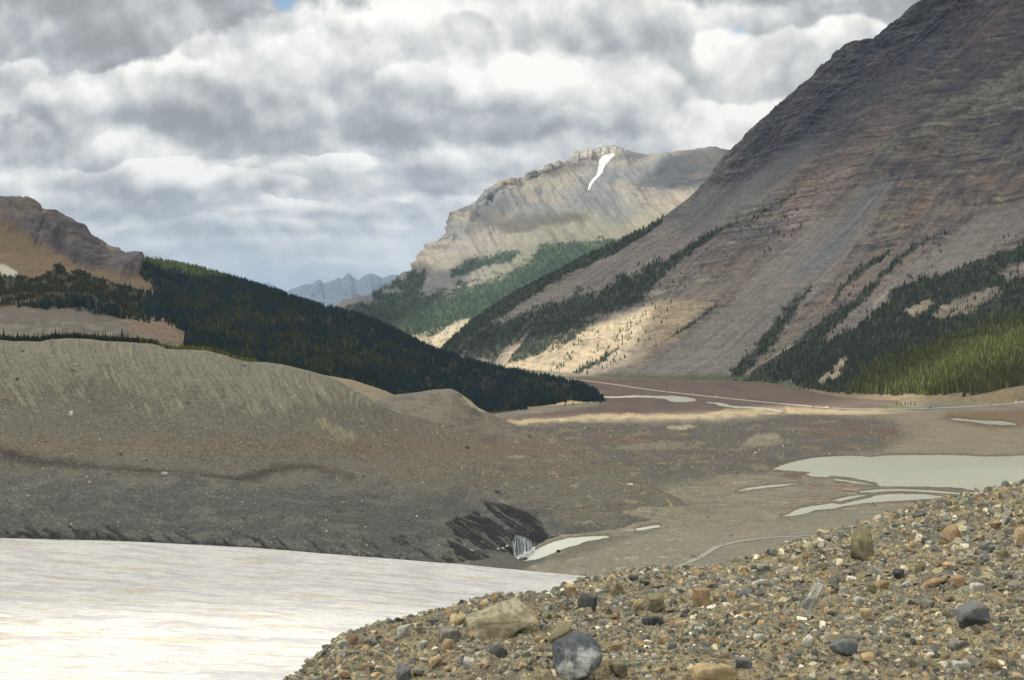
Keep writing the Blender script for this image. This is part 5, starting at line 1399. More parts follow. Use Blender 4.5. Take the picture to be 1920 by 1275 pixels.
MR = {
    'grey': rock_mat('rock_grey', False, A(134, 132, 124), A(92, 92, 90)),
    'tan': rock_mat('rock_tan', False, A(172, 154, 124), A(128, 112, 88)),
    'orange': rock_mat('rock_orange', False, A(150, 128, 102), A(126, 108, 88)),
    'dark': rock_mat('rock_dark', False, A(84, 86, 88), A(62, 64, 68)),
    'pale': rock_mat('rock_pale', False, A(178, 176, 168), A(130, 130, 128)),
    'olive': rock_mat('rock_olive', False, A(126, 120, 96), A(92, 88, 74)),
    'red': rock_mat('rock_red', False, A(136, 108, 90), A(106, 88, 78)),
    'white': rock_mat('rock_white', False, A(206, 202, 194), A(168, 164, 156)),
    'bigtan': rock_mat('rock_big_tan', False, A(158, 152, 132), A(112, 106, 90), sc=3.4, mott=.8),
    'patched': rock_mat('rock_dark_with_pale_patches', False, A(70, 74, 82), A(176, 178, 180), sc=5.5, dust=False, mott=.3, lo=.50, hi=.66),
    'bluegrey': rock_mat('rock_bluegrey', False, A(112, 115, 119), A(84, 87, 92)),
}
okv = (V_s > -.05) & (V_s <= 1.0)
def stone_at(px, py, w, h, kind, label, group=None, seed=None, tilt=0.0, name='boulder', depth=None, npts=16, boxy=.6, surf=None, level=None, sink=.12, cat=None):
    """px, py is the middle of the stone as it lies, w and h its seen width and height"""
    G__, X__, Y__, ok__ = surf if surf else (G_s, PXs, PYs, okv)
    a = surf_at(G__, X__, Y__, px, py + h * .42, ok__)
    D = math.hypot(a[0], a[1])
    W_, H_ = w * D / F, h * D / F
    dp = depth if depth else min(W_, H_ * 1.3) * .85
    seed = seed if seed is not None else int(px * 7 + py)
    lev = level if level is not None else (3 if w > 60 else 2 if w > 26 else 1)
    me = boulder_mesh(seed, (W_ * 1.06, dp, H_ * 1.08), lev, boxy, .05 if w > 20 else .03, npts)
    me.materials.append(MR[kind])
    o = add(name, me, None, label=label, cat=cat or 'rock', group=group)
    o.location = (a[0], a[1] + dp * .1, a[2] + H_ * (.5 - sink))
    o.rotation_euler = (random.uniform(-.1, .1), tilt, random.uniform(-.25, .25))
    return o
LM = []   # landmarks: (px, py, short name)
BOULDERS = [
    (940, 1160, 142, 78, 'bigtan', 'largest grey-tan boulder, leaning diagonally on the scree at the edge of the glacier', 'largest leaning boulder', dict(tilt=-.55, npts=15, seed=5, boxy=.5, sink=.10)),
    (1083, 1232, 92, 92, 'patched', 'dark rounded boulder with white frosted patches at the bottom of the picture', 'white-patched dark boulder', dict(npts=26, seed=3, boxy=.8)),
    (1050, 1188, 46, 46, 'olive', 'brownish block half hidden behind the dark boulder with white patches', None, dict(seed=12)),
    (1102, 1130, 36, 34, 'dark', 'dark grey angular block uphill of the boulder with white patches', 'dark angular block', dict(seed=22, boxy=.4)),
    (860, 1162, 36, 26, 'tan', 'tan stone against the upper end of the largest leaning boulder', None, dict(seed=31)),
    (889, 1161, 22, 26, 'dark', 'blue-black stone wedged between a tan stone and the largest leaning boulder', None, dict(seed=9)),
    (1229, 1130, 36, 34, 'olive', 'dark brown-grey boulder on open scree near the ridge line', 'brown-grey boulder', dict(seed=17)),
    (1316, 1119, 32, 34, 'orange', 'orange-tan boulder standing out on the grey scree', 'orange-tan boulder', dict(seed=41, boxy=.45)),
    (1524, 1122, 22, 60, 'pale', 'long pale grey rock lying tilted on the scree', 'long pale rock', dict(tilt=.5, seed=44)),
    (1620, 1022, 44, 68, 'olive', 'tall smooth grey-brown boulder standing near the crest of the scree', 'tall smooth boulder', dict(seed=51, npts=22, boxy=.75, tilt=.12)),
    (1585, 1214, 56, 32, 'bluegrey', 'blue-grey oval boulder with white veins', 'blue-grey oval boulder', dict(seed=56, npts=24, boxy=.8)),
    (1824, 1156, 54, 46, 'bluegrey', 'dark slate-blue wedge-shaped boulder on the scree', 'slate-blue wedge boulder', dict(seed=61, tilt=-.45)),
    (1336, 1264, 92, 40, 'tan', 'broad flat cream-tan boulder at the bottom edge of the picture', 'flat cream-tan boulder', dict(seed=66, npts=20)),
    (1530, 1063, 48, 14, 'olive', 'thin olive slab jutting sideways out of the scree', 'thin olive slab', dict(tilt=-.25, seed=71)),
    (1786, 1000, 34, 30, 'orange', 'brown-orange block among pale stones below the scree crest', 'brown-orange block', dict(tilt=-.6, seed=73)),
    (1917, 1008, 22, 40, 'tan', 'tan boulder cut off by the edge of the picture on the scree', None, dict(seed=75)),
    (661, 1199, 18, 20, 'red', 'small reddish block on the scree rim against the white glacier', 'reddish rim block', dict(seed=77, boxy=.4)),
    (596, 1268, 26, 22, 'grey', 'rounded grey boulder at the lowest end of the scree rim beside the glacier', None, dict(seed=79, npts=24, boxy=.8)),
    (1760, 1090, 46, 18, 'orange', 'flat tan-orange stone beside a square orange one', None, dict(seed=81)),
    (1797, 1088, 24, 24, 'orange', 'square orange stone with layered face', 'square orange stone', dict(seed=83, boxy=.4)),
    (1836, 931, 28, 10, 'red', 'flat reddish slab on the highest part of the scree crest', None, dict(tilt=-.3, seed=85)),
    (1430, 1064, 24, 17, 'grey', 'grey-tan rounded stone just below the scree crest', 'grey-tan crest stone', dict(seed=87)),
    (1399, 1111, 26, 17, 'bluegrey', 'flat blue-grey stone in the middle of the scree', 'flat blue-grey stone', dict(seed=89)),
    (1624, 1152, 24, 22, 'tan', 'block with cream top and nearly black underside', 'cream-topped block', dict(seed=91, boxy=.4)),
    (1684, 1076, 20, 24, 'dark', 'blue-black angular stone among pale splinters', 'blue-black angular stone', dict(seed=93)),
    (1655, 1096, 28, 16, 'orange', 'orange-brown flat stone beside pale ones', None, dict(seed=95)),
    (1636, 1102, 26, 20, 'olive', 'olive-grey stone below the orange-brown flat one', None, dict(seed=97)),
    (1609, 1126, 15, 16, 'pale', 'small nearly white stone in the middle of the scree', None, dict(seed=99)),
    (818, 1243, 24, 26, 'tan', 'pale tan angular stone low on the scree near the glacier', 'pale tan angular stone', dict(seed=101)),
    (753, 1262, 32, 34, 'bluegrey', 'blue-grey blocky stone at the bottom edge near the glacier', 'blue-grey blocky stone', dict(seed=103)),
    (842, 1211, 32, 24, 'orange', 'orange-brown split stone below the largest leaning boulder', 'orange-brown split stone', dict(seed=105, tilt=.4)),
    (640, 1261, 36, 16, 'tan', 'flat tan slab near the lower end of the scree rim', 'flat tan slab', dict(seed=107)),
    (688, 1251, 22, 12, 'red', 'small rust-brown flat stone beside the flat tan slab', None, dict(seed=109)),
    (846, 1190, 44, 30, 'grey', 'grey broken block tucked under the largest leaning boulder', None, dict(seed=111)),
    (878, 1240, 22, 24, 'pale', 'pale faceted stone below the largest leaning boulder', None, dict(seed=113)),
    (937, 1222, 34, 24, 'dark', 'dark wet-looking stone below the overhang of the largest leaning boulder', None, dict(seed=115)),
    (1158, 1255, 36, 34, 'olive', 'dark olive stone beside the dark boulder with white patches', None, dict(seed=117)),
    (1225, 1164, 40, 20, 'dark', 'low dark stone below the brown-grey boulder', None, dict(seed=119)),
    (1196, 1135, 18, 28, 'tan', 'narrow tan stone leaning beside the brown-grey boulder', None, dict(seed=121, tilt=.5)),
    (1154, 1212, 26, 16, 'orange', 'pinkish-orange stone up the slope from the dark patched boulder', None, dict(seed=123)),
    (1795, 1208, 38, 20, 'grey', 'long flat grey stone below the slate-blue wedge boulder', None, dict(seed=125)),
    (1803, 1248, 34, 18, 'pale', 'pale flat stone near the bottom corner of the picture', None, dict(seed=127)),
    (1726, 1064, 16, 26, 'olive', 'narrow layered splinter standing among pale stones', None, dict(seed=129, tilt=.4)),
    (1392, 1245, 38, 24, 'bluegrey', 'blue-grey stone just above the flat cream-tan boulder', None, dict(seed=131)),
    (1444, 1004 + 30, 12, 12, 'dark', 'dark stone on the scree crest line above the valley path', None, dict(seed=133)),
    (1068, 1104, 24, 22, 'tan', 'tan block standing on the scree rim above the ice edge', 'tan rim block', dict(seed=135)),
    (1514, 1200, 18, 24, 'white', 'whitish pointed stone below the middle of the scree', None, dict(seed=137, tilt=.5)),
    (1423, 1200 - 5, 20, 18, 'pale', 'pale square stone beside a dark one low on the scree', None, dict(seed=139)),
    (1833, 1103, 28, 20, 'pale', 'pale block with sharp edges uphill of the slate-blue wedge boulder', None, dict(seed=141)),
    (1722, 968 - 5, 24, 14, 'dark', 'dark flat stone on the crest of the scree', None, dict(seed=143)),
    (1700 + 20, 966 + 20, 20, 14, 'pale', 'whitish stone just under the scree crest', None, dict(seed=145)),
]
for (px_, py_, w, h, kd, lb, lm, kw) in BOULDERS:
    stone_at(px_, py_, w, h, kd, lb, **kw)
    if lm: LM.append((px_, py_, lm))
BP = np.array([(b[0], b[1], max(b[2], b[3]) / 2) for b in BOULDERS], float)
# --- stones a little smaller, still one object each
cn = {'grey': 'grey', 'tan': 'tan', 'orange': 'orange', 'dark': 'dark', 'pale': 'pale', 'olive': 'brownish', 'red': 'rust-coloured', 'white': 'whitish', 'bluegrey': 'blue-grey'}
kinds = list(cn); kw_ = np.array([.26, .18, .04, .14, .12, .14, .02, .02, .08]); kw_ /= kw_.sum()
used = set(); n_st = 0; tries = 0
LMa = np.array([(a, b) for a, b, _ in LM], float)
placed = [tuple(b) for b in BP]
while n_st < 225 and tries < 6000:
    tries += 1
    px_ = random.uniform(600, 1915); cy_ = float(np.interp(px_, [a[0] for a in scr], [a[1] for a in scr]))
    py_ = random.uniform(cy_ + 10, 1272)
    w = 10 + 12 * random.random() ** 1.6 + (8 if random.random() < .1 else 0)
    if any((px_ - a) ** 2 + (py_ - b) ** 2 < (r + w * .6) ** 2 for a, b, r in placed): continue
    kd = kinds[rng.choice(len(kinds), p=kw_)]
    h = w * random.uniform(.55, .95)
    dv = LMa - np.array([px_, py_]); ds = np.hypot(dv[:, 0], dv[:, 1]); order = np.argsort(ds)
    shape = 'flat' if h < w * .65 else ('squarish' if h > w * .85 else 'angular')
    size = 'small' if w < 15 else 'medium-sized'
    lab = None
    for j in order[:5]:
        dx, dy = px_ - LMa[j, 0], py_ - LMa[j, 1]
        ver = 'below' if dy > abs(dx) * .5 else ('above' if -dy > abs(dx) * .5 else '')
        hor = ('to the right of' if dx > 0 else 'to the left of') if abs(dx) > abs(dy) * .5 else ''
        rel = {('below', ''): 'straight below', ('above', ''): 'straight above', ('', 'to the right of'): 'to the right of', ('', 'to the left of'): 'to the left of'}.get((ver, hor), (ver + ' and ' + hor) if ver else hor)
        near_ = 'just' if ds[j] < 60 else ('a little way' if ds[j] < 110 else 'some way')
        cand = f"{size} {shape} {cn[kd]} stone {near_} {rel} the {LM[j][2]}".replace('just straight', 'just')
        if cand not in used and len(cand.split()) <= 16: lab = cand; break
    if lab is None: continue
    used.add(lab); placed.append((px_, py_, w / 2))
    stone_at(px_, py_, w, h, kd, lab, group='loose stones on the scree bank', name='stone', seed=2000 + n_st, level=1, tilt=random.uniform(-.4, .4), npts=12)
    n_st += 1
# --- single boulders on the moraine across the ice
ms = (G_m, PXm, PYm, None)
for (px_, py_, w, h, kd, lb) in [
    (133, 774, 7, 9, 'white', 'white boulder alone on the grey face of the far moraine'), (141, 683, 8, 4, 'pale', 'pale flat rock high on the light moraine face'),
    (135, 691, 7, 4, 'grey', 'grey rock just under the pale flat one on the moraine face'), (31, 711, 6, 5, 'dark', 'blue-black rock on the light moraine face near the picture edge'),
    (43, 656, 6, 3, 'dark', 'dark rock just under the moraine crest near the picture edge'), (309, 888, 13, 7, 'pale', 'pale grey boulder on the dark band in the middle of the moraine'),
    (226, 850, 6, 5, 'dark', 'dark blue boulder in the rusty band of the moraine'), (271, 860, 10, 4, 'orange', 'orange slab in the rusty band of the moraine'),
    (85, 826, 9, 4, 'orange', 'orange slab on the moraine above the rusty band'), (142, 844, 9, 4, 'orange', 'flat orange rock in the rusty band beside the dark band'),
    (457, 684, 6, 4, 'dark', 'dark rock just below the bend of the moraine crest'), (435, 697, 6, 4, 'tan', 'tan rock on the moraine face below the bend of the crest'),
    (609, 786, 6, 4, 'tan', 'yellowish boulder on the moraine beside the pale streaked patch'), (682, 799, 6, 4, 'tan', 'tan boulder on the moraine beyond the pale streaked patch'),
    (643, 941, 9, 5, 'olive', 'olive boulder on the grey lower moraine'), (168, 902, 8, 4, 'tan', 'tan rock on the grey bench at the foot of the dark band'),
    (876, 838, 9, 6, 'dark', 'rounded black boulder on the hummocky debris in mid valley'), (932, 920, 11, 6, 'dark', 'dark slate block above the black ice slope'),
    (889, 866, 7, 5, 'orange', 'rusty-orange boulder below the rounded black one'), (117, 1001 - 65, 8, 4, 'dark', 'black rock lying on the grey lower moraine near the glacier edge'),
    (5, 747, 8, 5, 'orange', 'orange boulder on the moraine face at the picture edge'), (682, 889 + 2, 7, 5, 'bluegrey', 'blue-grey boulder at the far end of the dark band'),
    (1048, 875, 5, 5, 'orange', 'small orange boulder in the hummocky debris'), (1112, 877, 5, 4, 'orange', 'rusty boulder beside the pale scrape in the hummocky debris'),
    (1181, 907, 12, 6, 'white', 'chalk-white angular rock low on the hummocky debris'), (1206, 943, 6, 4, 'orange', 'orange rock near the toe of the hummocky debris'),
    (714, 810, 6, 5, 'orange', 'orange rock on the moraine below the sandy mound')]:
    o = stone_at(px_, py_, w, h, kd, lb, surf=ms, level=1, npts=14)
# ================================================================== ICE WALL AT THE SNOUT
WALLD = []
def icewall():
    nu_, nv_ = 90, 40
    u = np.linspace(0, 1, nu_); v = np.linspace(0, 1, nv_)
    base_px = 963 + 41 * u; base_py = 1046 - 10 * u ** 1.5
    top_px = 961 + 39 * u; top_py = 1012 + 13 * u ** 2.2 - 5 * np.sin(u * 3.1) * .6 + 3.2 * fbm(u * 9, u * 0, 4, .6, k=2) + 10 * sst(u, .12, 0)
    D = np.array([surf_at(G_m, PXm, PYm, a, b)[1] for a, b in zip(base_px, base_py)])
    D = np.convolve(np.pad(D, 8, mode='edge'), np.ones(17) / 17, 'valid') - 3.5
    B = P(base_px, base_py, D); T = P(top_px, top_py, D + 5.5)
    g = B[None] * (1 - v[:, None, None]) + T[None] * v[:, None, None]
    fl = np.abs(fbm(u * 17, u * 0, 3, .5, k=1))
    WALLD.extend([base_px, D])
    g[..., 1] += (fl * 7.0 + 1.6 * fbm(u * 40, u * 0, 3, k=5))[None] * np.sin(v * 2.6)[:, None] - .8 * np.sin(v * 3.1)[:, None] + 2.5 * ((u - .5) ** 2 * 4)[None]
    top = g[-1:] + np.array([0, 7, .4]); lowb = g[:1] - np.array([0, .5, 3.0])
    g = np.concatenate([lowb, g, top, top + np.array([0, 6, -6])])
    uu, vv = np.meshgrid(u, np.linspace(0, 1, g.shape[0]))
    c_ = lerp(np.zeros(g.shape) + np.array([.66, .72, .74]), np.array([.07, .11, .13]), sst(np.abs(fbm(uu * 17, vv * .5, 3, .5, k=1)) + .12 * fbm(uu * 30, vv * 5, 4, k=3), .08, .36))
    c_ = lerp(c_, np.array([.05, .05, .055]), sst(fbm(uu * 14 + vv * 3, vv * 4, 4, .6, k=6) + .5 * (vv - .8), .18, .4))
    c_ = lerp(c_, np.array([.05, .05, .055]), sst(vv, .93, 1.0))
    o = grid_mesh('ice_wall', g, c_, M_ice, label='fluted blue-white wall of bare ice in the black slope above the meltwater river', cat='ice wall')
    return o
icewall()
M_snowy = flat_mat('broken_ice', (.86, .88, .89), .5, noise=(.25, 1.0)); M_dirtyice = flat_mat('dirty_ice', (.04, .04, .045), .5, noise=(.4, .6))
for k, (px_, py_, s_, kd, lb) in enumerate([(975, 1043, 6, 0, 'white ice block fallen against the foot of the ice wall'), (983, 1040, 9, 0, 'largest white ice block in front of the ice wall'), (991, 1037, 7, 0, 'white ice block at the river end of the ice wall'),
                                         (999, 1031, 7, 0, 'white rounded ice block touching the river beside the wall'), (986, 1046, 7, 0, 'white ice block at the water edge below the ice wall'), (972, 1046, 5, 0, 'small white ice block at the upstream end of the heap'),
                                         (982, 1049, 12, 1, 'black debris-covered ice block at the foot of the white ice heap'), (944, 1028, 4, 0, 'small white ice chip on the black slope beside the ice wall'), (951, 1024, 5, 0, 'white ice chip nearest the top of the ice wall'), (934, 1029, 4, 0, 'white ice chip farthest from the ice wall'),
                                         (1046, 1032, 8, 1, 'black rock standing at the edge of the meltwater river'),
                                         (995, 1034, 6, 0, 'white ice chunk between two larger ones beside the river'), (988, 1043, 6, 0, 'white ice chunk just above the black ice block'), (979, 1045, 5, 0, 'white ice chunk left of the black ice block'),
                                         (1001, 1027, 5, 0, 'uppermost white ice chunk of the heap by the river'), (992, 1042, 5, 0, 'white ice chunk right at the water beside the heap'), (986, 1036, 6, 0, 'white ice chunk leaning on the middle of the ice wall'), (997, 1038, 5, 1, 'small black ice chunk among the white ones by the river')]):
    a = P(px_, py_ + s_ * .35, float(np.interp(px_, [930, 960, 1000, 1050], [705, 712, 735, 748])) - (4 if k < 7 else 0))
    if k in (7, 8, 9): a = surf_at(G_m, PXm, PYm, px_, py_)
    elif k < 7 or k > 10: a = P(px_, py_ + s_ * .3, float(np.interp(px_, WALLD[0], WALLD[1])) - 2.0 - .25 * max(0, py_ - 1038))
    else: a = to_ground(np.array([px_] * 4, float), np.array([py_ + s_ * .4] * 4, float))[0]
    r_ = s_ * a[1] / F
    me = boulder_mesh(900 + k, (r_ * 1.25, r_, r_ * (.95 if kd == 0 else .55)), 1, .6, .09, 14)
    me.materials.append(M_dirtyice if kd else M_snowy)
    o = add('ice_block' if k != 10 else 'boulder', me, None, label=lb, cat='ice block' if k != 10 else 'rock', group=None)
    o.location = (a[0], a[1], a[2] + r_ * .3)

# ================================================================== PEOPLE
def skin_person(pose, seed):
    """one continuous body grown over a skeleton: returns a mesh with slots 0 trousers, 1 jacket, 2 skin, 3 hair or hat"""
    bm = bmesh.new(); sk = bm.verts.layers.skin.new()
    def v(x_, y_, z_, rx, ry=None):
        q_ = bm.verts.new((x_, y_, z_)); q_[sk].radius = (rx, ry or rx); return q_
    def e(a, b): bm.edges.new((a, b))
    pel = v(0, 0, .95, .15, .11); pel[sk].use_root = True
    wa = v(0, 0, 1.10, .14, .10); ch = v(0, 0, 1.30, .18, .12); sh = v(0, 0, 1.43, .13, .09); ne = v(0, .01, 1.52, .055); hd = v(0, .025, 1.60, .085, .095); tpp = v(0, .02, 1.70, .075, .085)
    for a, b in ((pel, wa), (wa, ch), (ch, sh), (sh, ne), (ne, hd), (hd, tpp)): e(a, b)
    st = {'walk': (.26, -.24), 'stand': (.03, -.02), 'wide': (.10, -.12)}[pose]
    for s_, k in ((-1, 0), (1, 1)):
        f = st[k]
        hip = v(s_ * .10, 0, .88, .09); kn = v(s_ * .11, f * .55 + .03, .50, .06); an = v(s_ * .115, f, .10, .042); to = v(s_ * .13, f + .15, .04, .045, .035)
        e(pel, hip); e(hip, kn); e(kn, an); e(an, to)
        sw = -f * .8
        so_ = v(s_ * .20, 0, 1.40, .06); el = v(s_ * .25, sw * .35 - .02, 1.13, .046); wr = v(s_ * .26, sw + .07, .92, .032); ha = v(s_ * .26, sw + .11, .83, .036, .02)
        e(sh, so_); e(so_, el); e(el, wr); e(wr, ha)
        for j in range(5):
            fa = v(s_ * (.262 - (.012 if j == 0 else 0)), sw + .085 + j * .014, .775 + (.02 if j in (0, 4) else 0), .008)
            e(ha, fa)
    me = bpy.data.meshes.new('person'); bm.to_mesh(me); bm.free()
    o = bpy.data.objects.new('tmp_person', me); COL.objects.link(o)
    m1 = o.modifiers.new('s', 'SKIN'); m1.use_smooth_shade = True
    m2 = o.modifiers.new('d', 'SUBSURF'); m2.levels = 1; m2.render_levels = 1
    dg = bpy.context.evaluated_depsgraph_get()
    out_me = bpy.data.meshes.new_from_object(o.evaluated_get(dg))
    COL.objects.unlink(o); bpy.data.objects.remove(o)
    for p_ in out_me.polygons:
        c_ = p_.center
        p_.use_smooth = True
        if c_.z > 1.64 or (c_.z > 1.52 and c_.y < -.01): k = 3
        elif c_.z > 1.50: k = 2
        elif abs(c_.x) > .2 and c_.z < .90: k = 2
        elif c_.z > .93 or abs(c_.x) > .2: k = 1
        else: k = 0
        p_.material_index = k
    return out_me
PM = {}
def cloth(rgb):
    k = tuple(rgb)
    if k not in PM: PM[k] = flat_mat('cloth', rgb, .8, noise=(.2, 12))
    return PM[k]
POSES = []
for ps in ('walk', 'stand', 'wide'):
    me_ = skin_person(ps, 0)
    for _ in range(4): me_.materials.append(cloth((.02, .02, .025)))
    POSES.append(me_)
M_skin = cloth((.45, .28, .2))
CLR = {'orange': (.85, .28, .03), 'yellow': (.75, .8, .12), 'navy': (.02, .03, .09), 'black': (.015, .015, .02), 'red': (.5, .03, .03), 'blue': (.05, .12, .55), 'white': (.75, .75, .73), 'grey': (.2, .2, .22), 'green': (.02, .12, .08), 'maroon': (.25, .02, .03)}
def person(pt, jacket, label, group, pose=1, rz=0.0, trousers='black', scale=1.0, hat='black'):
    o = add('person', POSES[pose], None, label=label, cat='person', group=group)
    for i, m_ in enumerate((cloth(CLR[trousers]), cloth(CLR[jacket]), M_skin, cloth(CLR[hat]))):
        o.material_slots[i].link = 'OBJECT'; o.material_slots[i].material = m_
    o.location = tuple(pt); o.rotation_euler = (0, 0, rz); o.scale = (scale,) * 3
    return o
def on_ice_edge(px, dy=-3.0):
    a = linrow(tp(gedge), np.array([float(px)]))[0]
    k = (a[1] + dy) / a[1]
    i = np.argmin((G_i[..., 0] - a[0] * k) ** 2 + (G_i[..., 1] - a[1] * k) ** 2)
    return G_i.reshape(-1, 3)[i].copy()
g1 = 'party of walkers at the far edge of the glacier'
for px_, jk, tr, ps, lb in [(653.5, 'black', 'black', 1, 'person all in black at the end of the party on the ice edge'), (655.8, 'orange', 'orange', 1, 'person in full orange suit in the party on the ice edge'),
                            (661, 'navy', 'black', 2, 'person in navy jacket just before the bright orange walker on the ice'), (663, 'orange', 'black', 0, 'person in bright orange jacket and dark trousers on the ice edge'),
                            (666.5, 'navy', 'navy', 1, 'person in dark navy between the orange and the yellow walker on the ice'), (670, 'black', 'navy', 1, 'person in black jacket in the middle of the party on the ice'),
                            (674, 'yellow', 'black', 2, 'person in bright yellow jacket in the party on the ice edge'), (677, 'green', 'black', 1, 'person in dark green jacket beside the yellow jacket on the ice'),
                            (680.5, 'orange', 'black', 0, 'person in orange jacket beside a white one in the ice party'), (683, 'white', 'black', 1, 'person in white jacket in the party on the ice edge'),
                            (687.5, 'maroon', 'black', 1, 'person in red jacket near the far end of the ice party'), (690.5, 'navy', 'black', 1, 'person in navy at the downhill end of the party on the ice')]:
    person(on_ice_edge(px_, random.uniform(-4, -1)), jk, lb, g1, ps, random.uniform(0, 6.28), tr)
for px_, jk, lb in [(1088.5, 'black', 'person in black nearest the scree rim at the glacier tip'), (1092.5, 'blue', 'person in blue jacket among dark figures at the glacier tip'), (1096, 'black', 'dark-clothed person in the middle of the group at the glacier tip'), (1099, 'maroon', 'person in maroon jacket at the far end of the group at the glacier tip')]:
    person(on_ice_edge(px_, -2), jk, lb, 'small group at the tip of the glacier', 1, random.uniform(0, 6.28))
def gpt(px, py):
    return to_ground(np.array([px, px + .5, px, px]) * 1.0, np.array([py, py, py, py + 1]) * 1.0)[0]
def ice_or_ground(px, py):
    a = gpt(px, py); return a
person(on_ice_edge(1007, -1), 'white', 'person in white jacket alone on the ice edge below the river', None, 1, 1.0, 'grey')
person(on_ice_edge(1036.5, -1), 'blue', 'person in bright blue standing alone between ice edge and river', None, 0, 2.0, 'blue')
person(on_ice_edge(1000.5, -1), 'orange', 'person in orange jacket beside the one in white on the ice edge', None, 1, .4, 'grey')
for px_, py_, ps, lb in [(1296.5, 1046, 1, 'dark-clothed person at the uphill end of the group on the path'), (1299.5, 1046.5, 0, 'dark-clothed person walking second in the group on the path'), (1303.5, 1047, 0, 'dark-clothed person in the middle of the group on the path'),
                         (1305.5, 1049, 2, 'dark-clothed person nearest the camera in the group on the path'), (1311, 1046, 1, 'dark-clothed person a step apart from the group on the path')]:
    person(gpt(px_, py_), 'black', lb, 'hikers in dark clothes on the path', ps, random.uniform(0, 6.28), 'navy')
for px_, py_, jk, lb in [(1345.5, 1025, 'white', 'person in white jacket leading up the curving path'), (1352.5, 1022, 'white', 'person in white jacket second on the curving path'), (1356.5, 1024, 'navy', 'person in navy jacket behind the two in white on the path')]:
    person(gpt(px_, py_), jk, lb, 'hikers on the curving path', 0, random.uniform(0, 6.28), 'grey')
person(gpt(1475, 1003), 'navy', 'lone person in navy on the far stretch of the path', None, 0, 1.2, 'grey')
person(gpt(1491, 1005), 'black', 'person in black crouched low beside the far stretch of the path', None, 2, 2.2, 'black', .7)
person(gpt(1636, 945), 'red', 'person in red jacket alone on the shore of the outlet stream', None, 1, .5, 'black')

# ================================================================== VEHICLES
M_glass = flat_mat('dark_glass', (.02, .025, .03), .1, .6); M_tyre = flat_mat('tyre_rubber', (.02, .02, .02), .9)
M_rim = flat_mat('wheel_rim', (.5, .5, .5), .3, .5, .8); M_lamp = flat_mat('lamp_glass', (.8, .8, .75), .2)
VM = {k: flat_mat('paint_' + k, c_, .3, .5) for k, c_ in {'white': (.8, .8, .8), 'black': (.03, .03, .035), 'grey': (.2, .2, .21), 'red': (.3, .03, .03), 'silver': (.5, .5, .52)}.items()}
def prism(name, prof, w0, w1, mat, parent, zs=None):
    """side profile (x, z) given thickness in y; w1 = half width towards the top of the profile"""
    zmin = min(p_[1] for p_ in prof); zmax = max(p_[1] for p_ in prof)
    bm = bmesh.new(); sides = []
    for s_ in (-1, 1):
        sides.append([bm.verts.new((x_, s_ * (w0 + (w1 - w0) * (z_ - zmin) / (zmax - zmin)), z_)) for x_, z_ in prof])
    bm.faces.new(sides[0]); bm.faces.new(list(reversed(sides[1])))
    n_ = len(prof)
    for k in range(n_): bm.faces.new((sides[0][k], sides[0][(k + 1) % n_], sides[1][(k + 1) % n_], sides[1][k]))
    bmesh.ops.recalc_face_normals(bm, faces=bm.faces[:])
    bmesh.ops.bevel(bm, geom=bm.edges[:], offset=.04, segments=2, affect='EDGES', clamp_overlap=True)
    me = bpy.data.meshes.new(name); bm.to_mesh(me); bm.free()
    return add(name, me, mat, parent)
def wheel(parent, x_, y_, r_=.34):
    for nm, rr, wd, m_ in (('wheel', r_, .22, M_tyre), ('rim', r_ * .6, .24, M_rim)):
        bm = bmesh.new(); bmesh.ops.create_cone(bm, cap_ends=True, segments=20, radius1=rr, radius2=rr, depth=wd)
        bmesh.ops.rotate(bm, verts=bm.verts[:], cent=(0, 0, 0), matrix=__import__('mathutils').Matrix.Rotation(math.pi / 2, 3, 'X'))
        me = bpy.data.meshes.new(nm); bm.to_mesh(me); bm.free()
        o = add(nm, me, m_, parent)
        if nm == 'wheel': o.location = (x_, y_, r_); parent = o
def vehicle(kind, px, paint, label, off=0.0):
    i = np.argmin(np.abs(proj(road_c)[0] - px)); a = road_c[i]; d = road_c[min(i + 1, len(road_c) - 1)] - road_c[max(i - 1, 0)]
    t_ = empty({'car': 'parked_car', 'rv': 'motorhome'}[kind], (a[0], a[1] + off, ROADZ + .16), math.atan2(d[1], d[0]), label=label, cat='car' if kind == 'car' else 'motorhome', group='vehicles on the valley road')
    if kind == 'car':
        prism('body', [(-2.25, .35), (-2.3, .75), (-2.2, .98), (-.9 - .9, 1.02), (1.0, 1.0), (2.1, .86), (2.25, .6), (2.2, .35)], .88, .86, VM[paint], t_)
        prism('cabin', [(-1.95, 1.0), (-1.6, 1.5), (-1.2, 1.62), (.2, 1.6), (1.1, 1.0)], .82, .66, VM[paint], t_)
        prism('window', [(-1.72, 1.06), (-1.5, 1.45), (.12, 1.5), (.88, 1.06)], .835, .70, M_glass, t_)
        for x_ in (-1.4, 1.4):
            for y_ in (-.8, .8): wheel(t_, x_, y_)
    else:
        prism('body', [(-3.6, .5), (-3.6, 3.0), (2.6, 3.05), (3.2, 2.7), (3.1, 2.1), (3.3, 1.5), (3.8, 1.2), (3.85, .5)], 1.15, 1.13, VM['white'], t_)
        prism('window', [(-3.0, 1.7), (-3.0, 2.3), (1.6, 2.3), (1.6, 1.7)], 1.165, 1.165, M_glass, t_)
        prism('windscreen', [(2.5, 1.5), (2.6, 2.05), (3.17, 2.05), (3.33, 1.52)], 1.0, 1.0, M_glass, t_)
        for x_ in (-2.2, 2.5):
            for y_ in (-1.0, 1.0): wheel(t_, x_, y_, .42)
    return t_
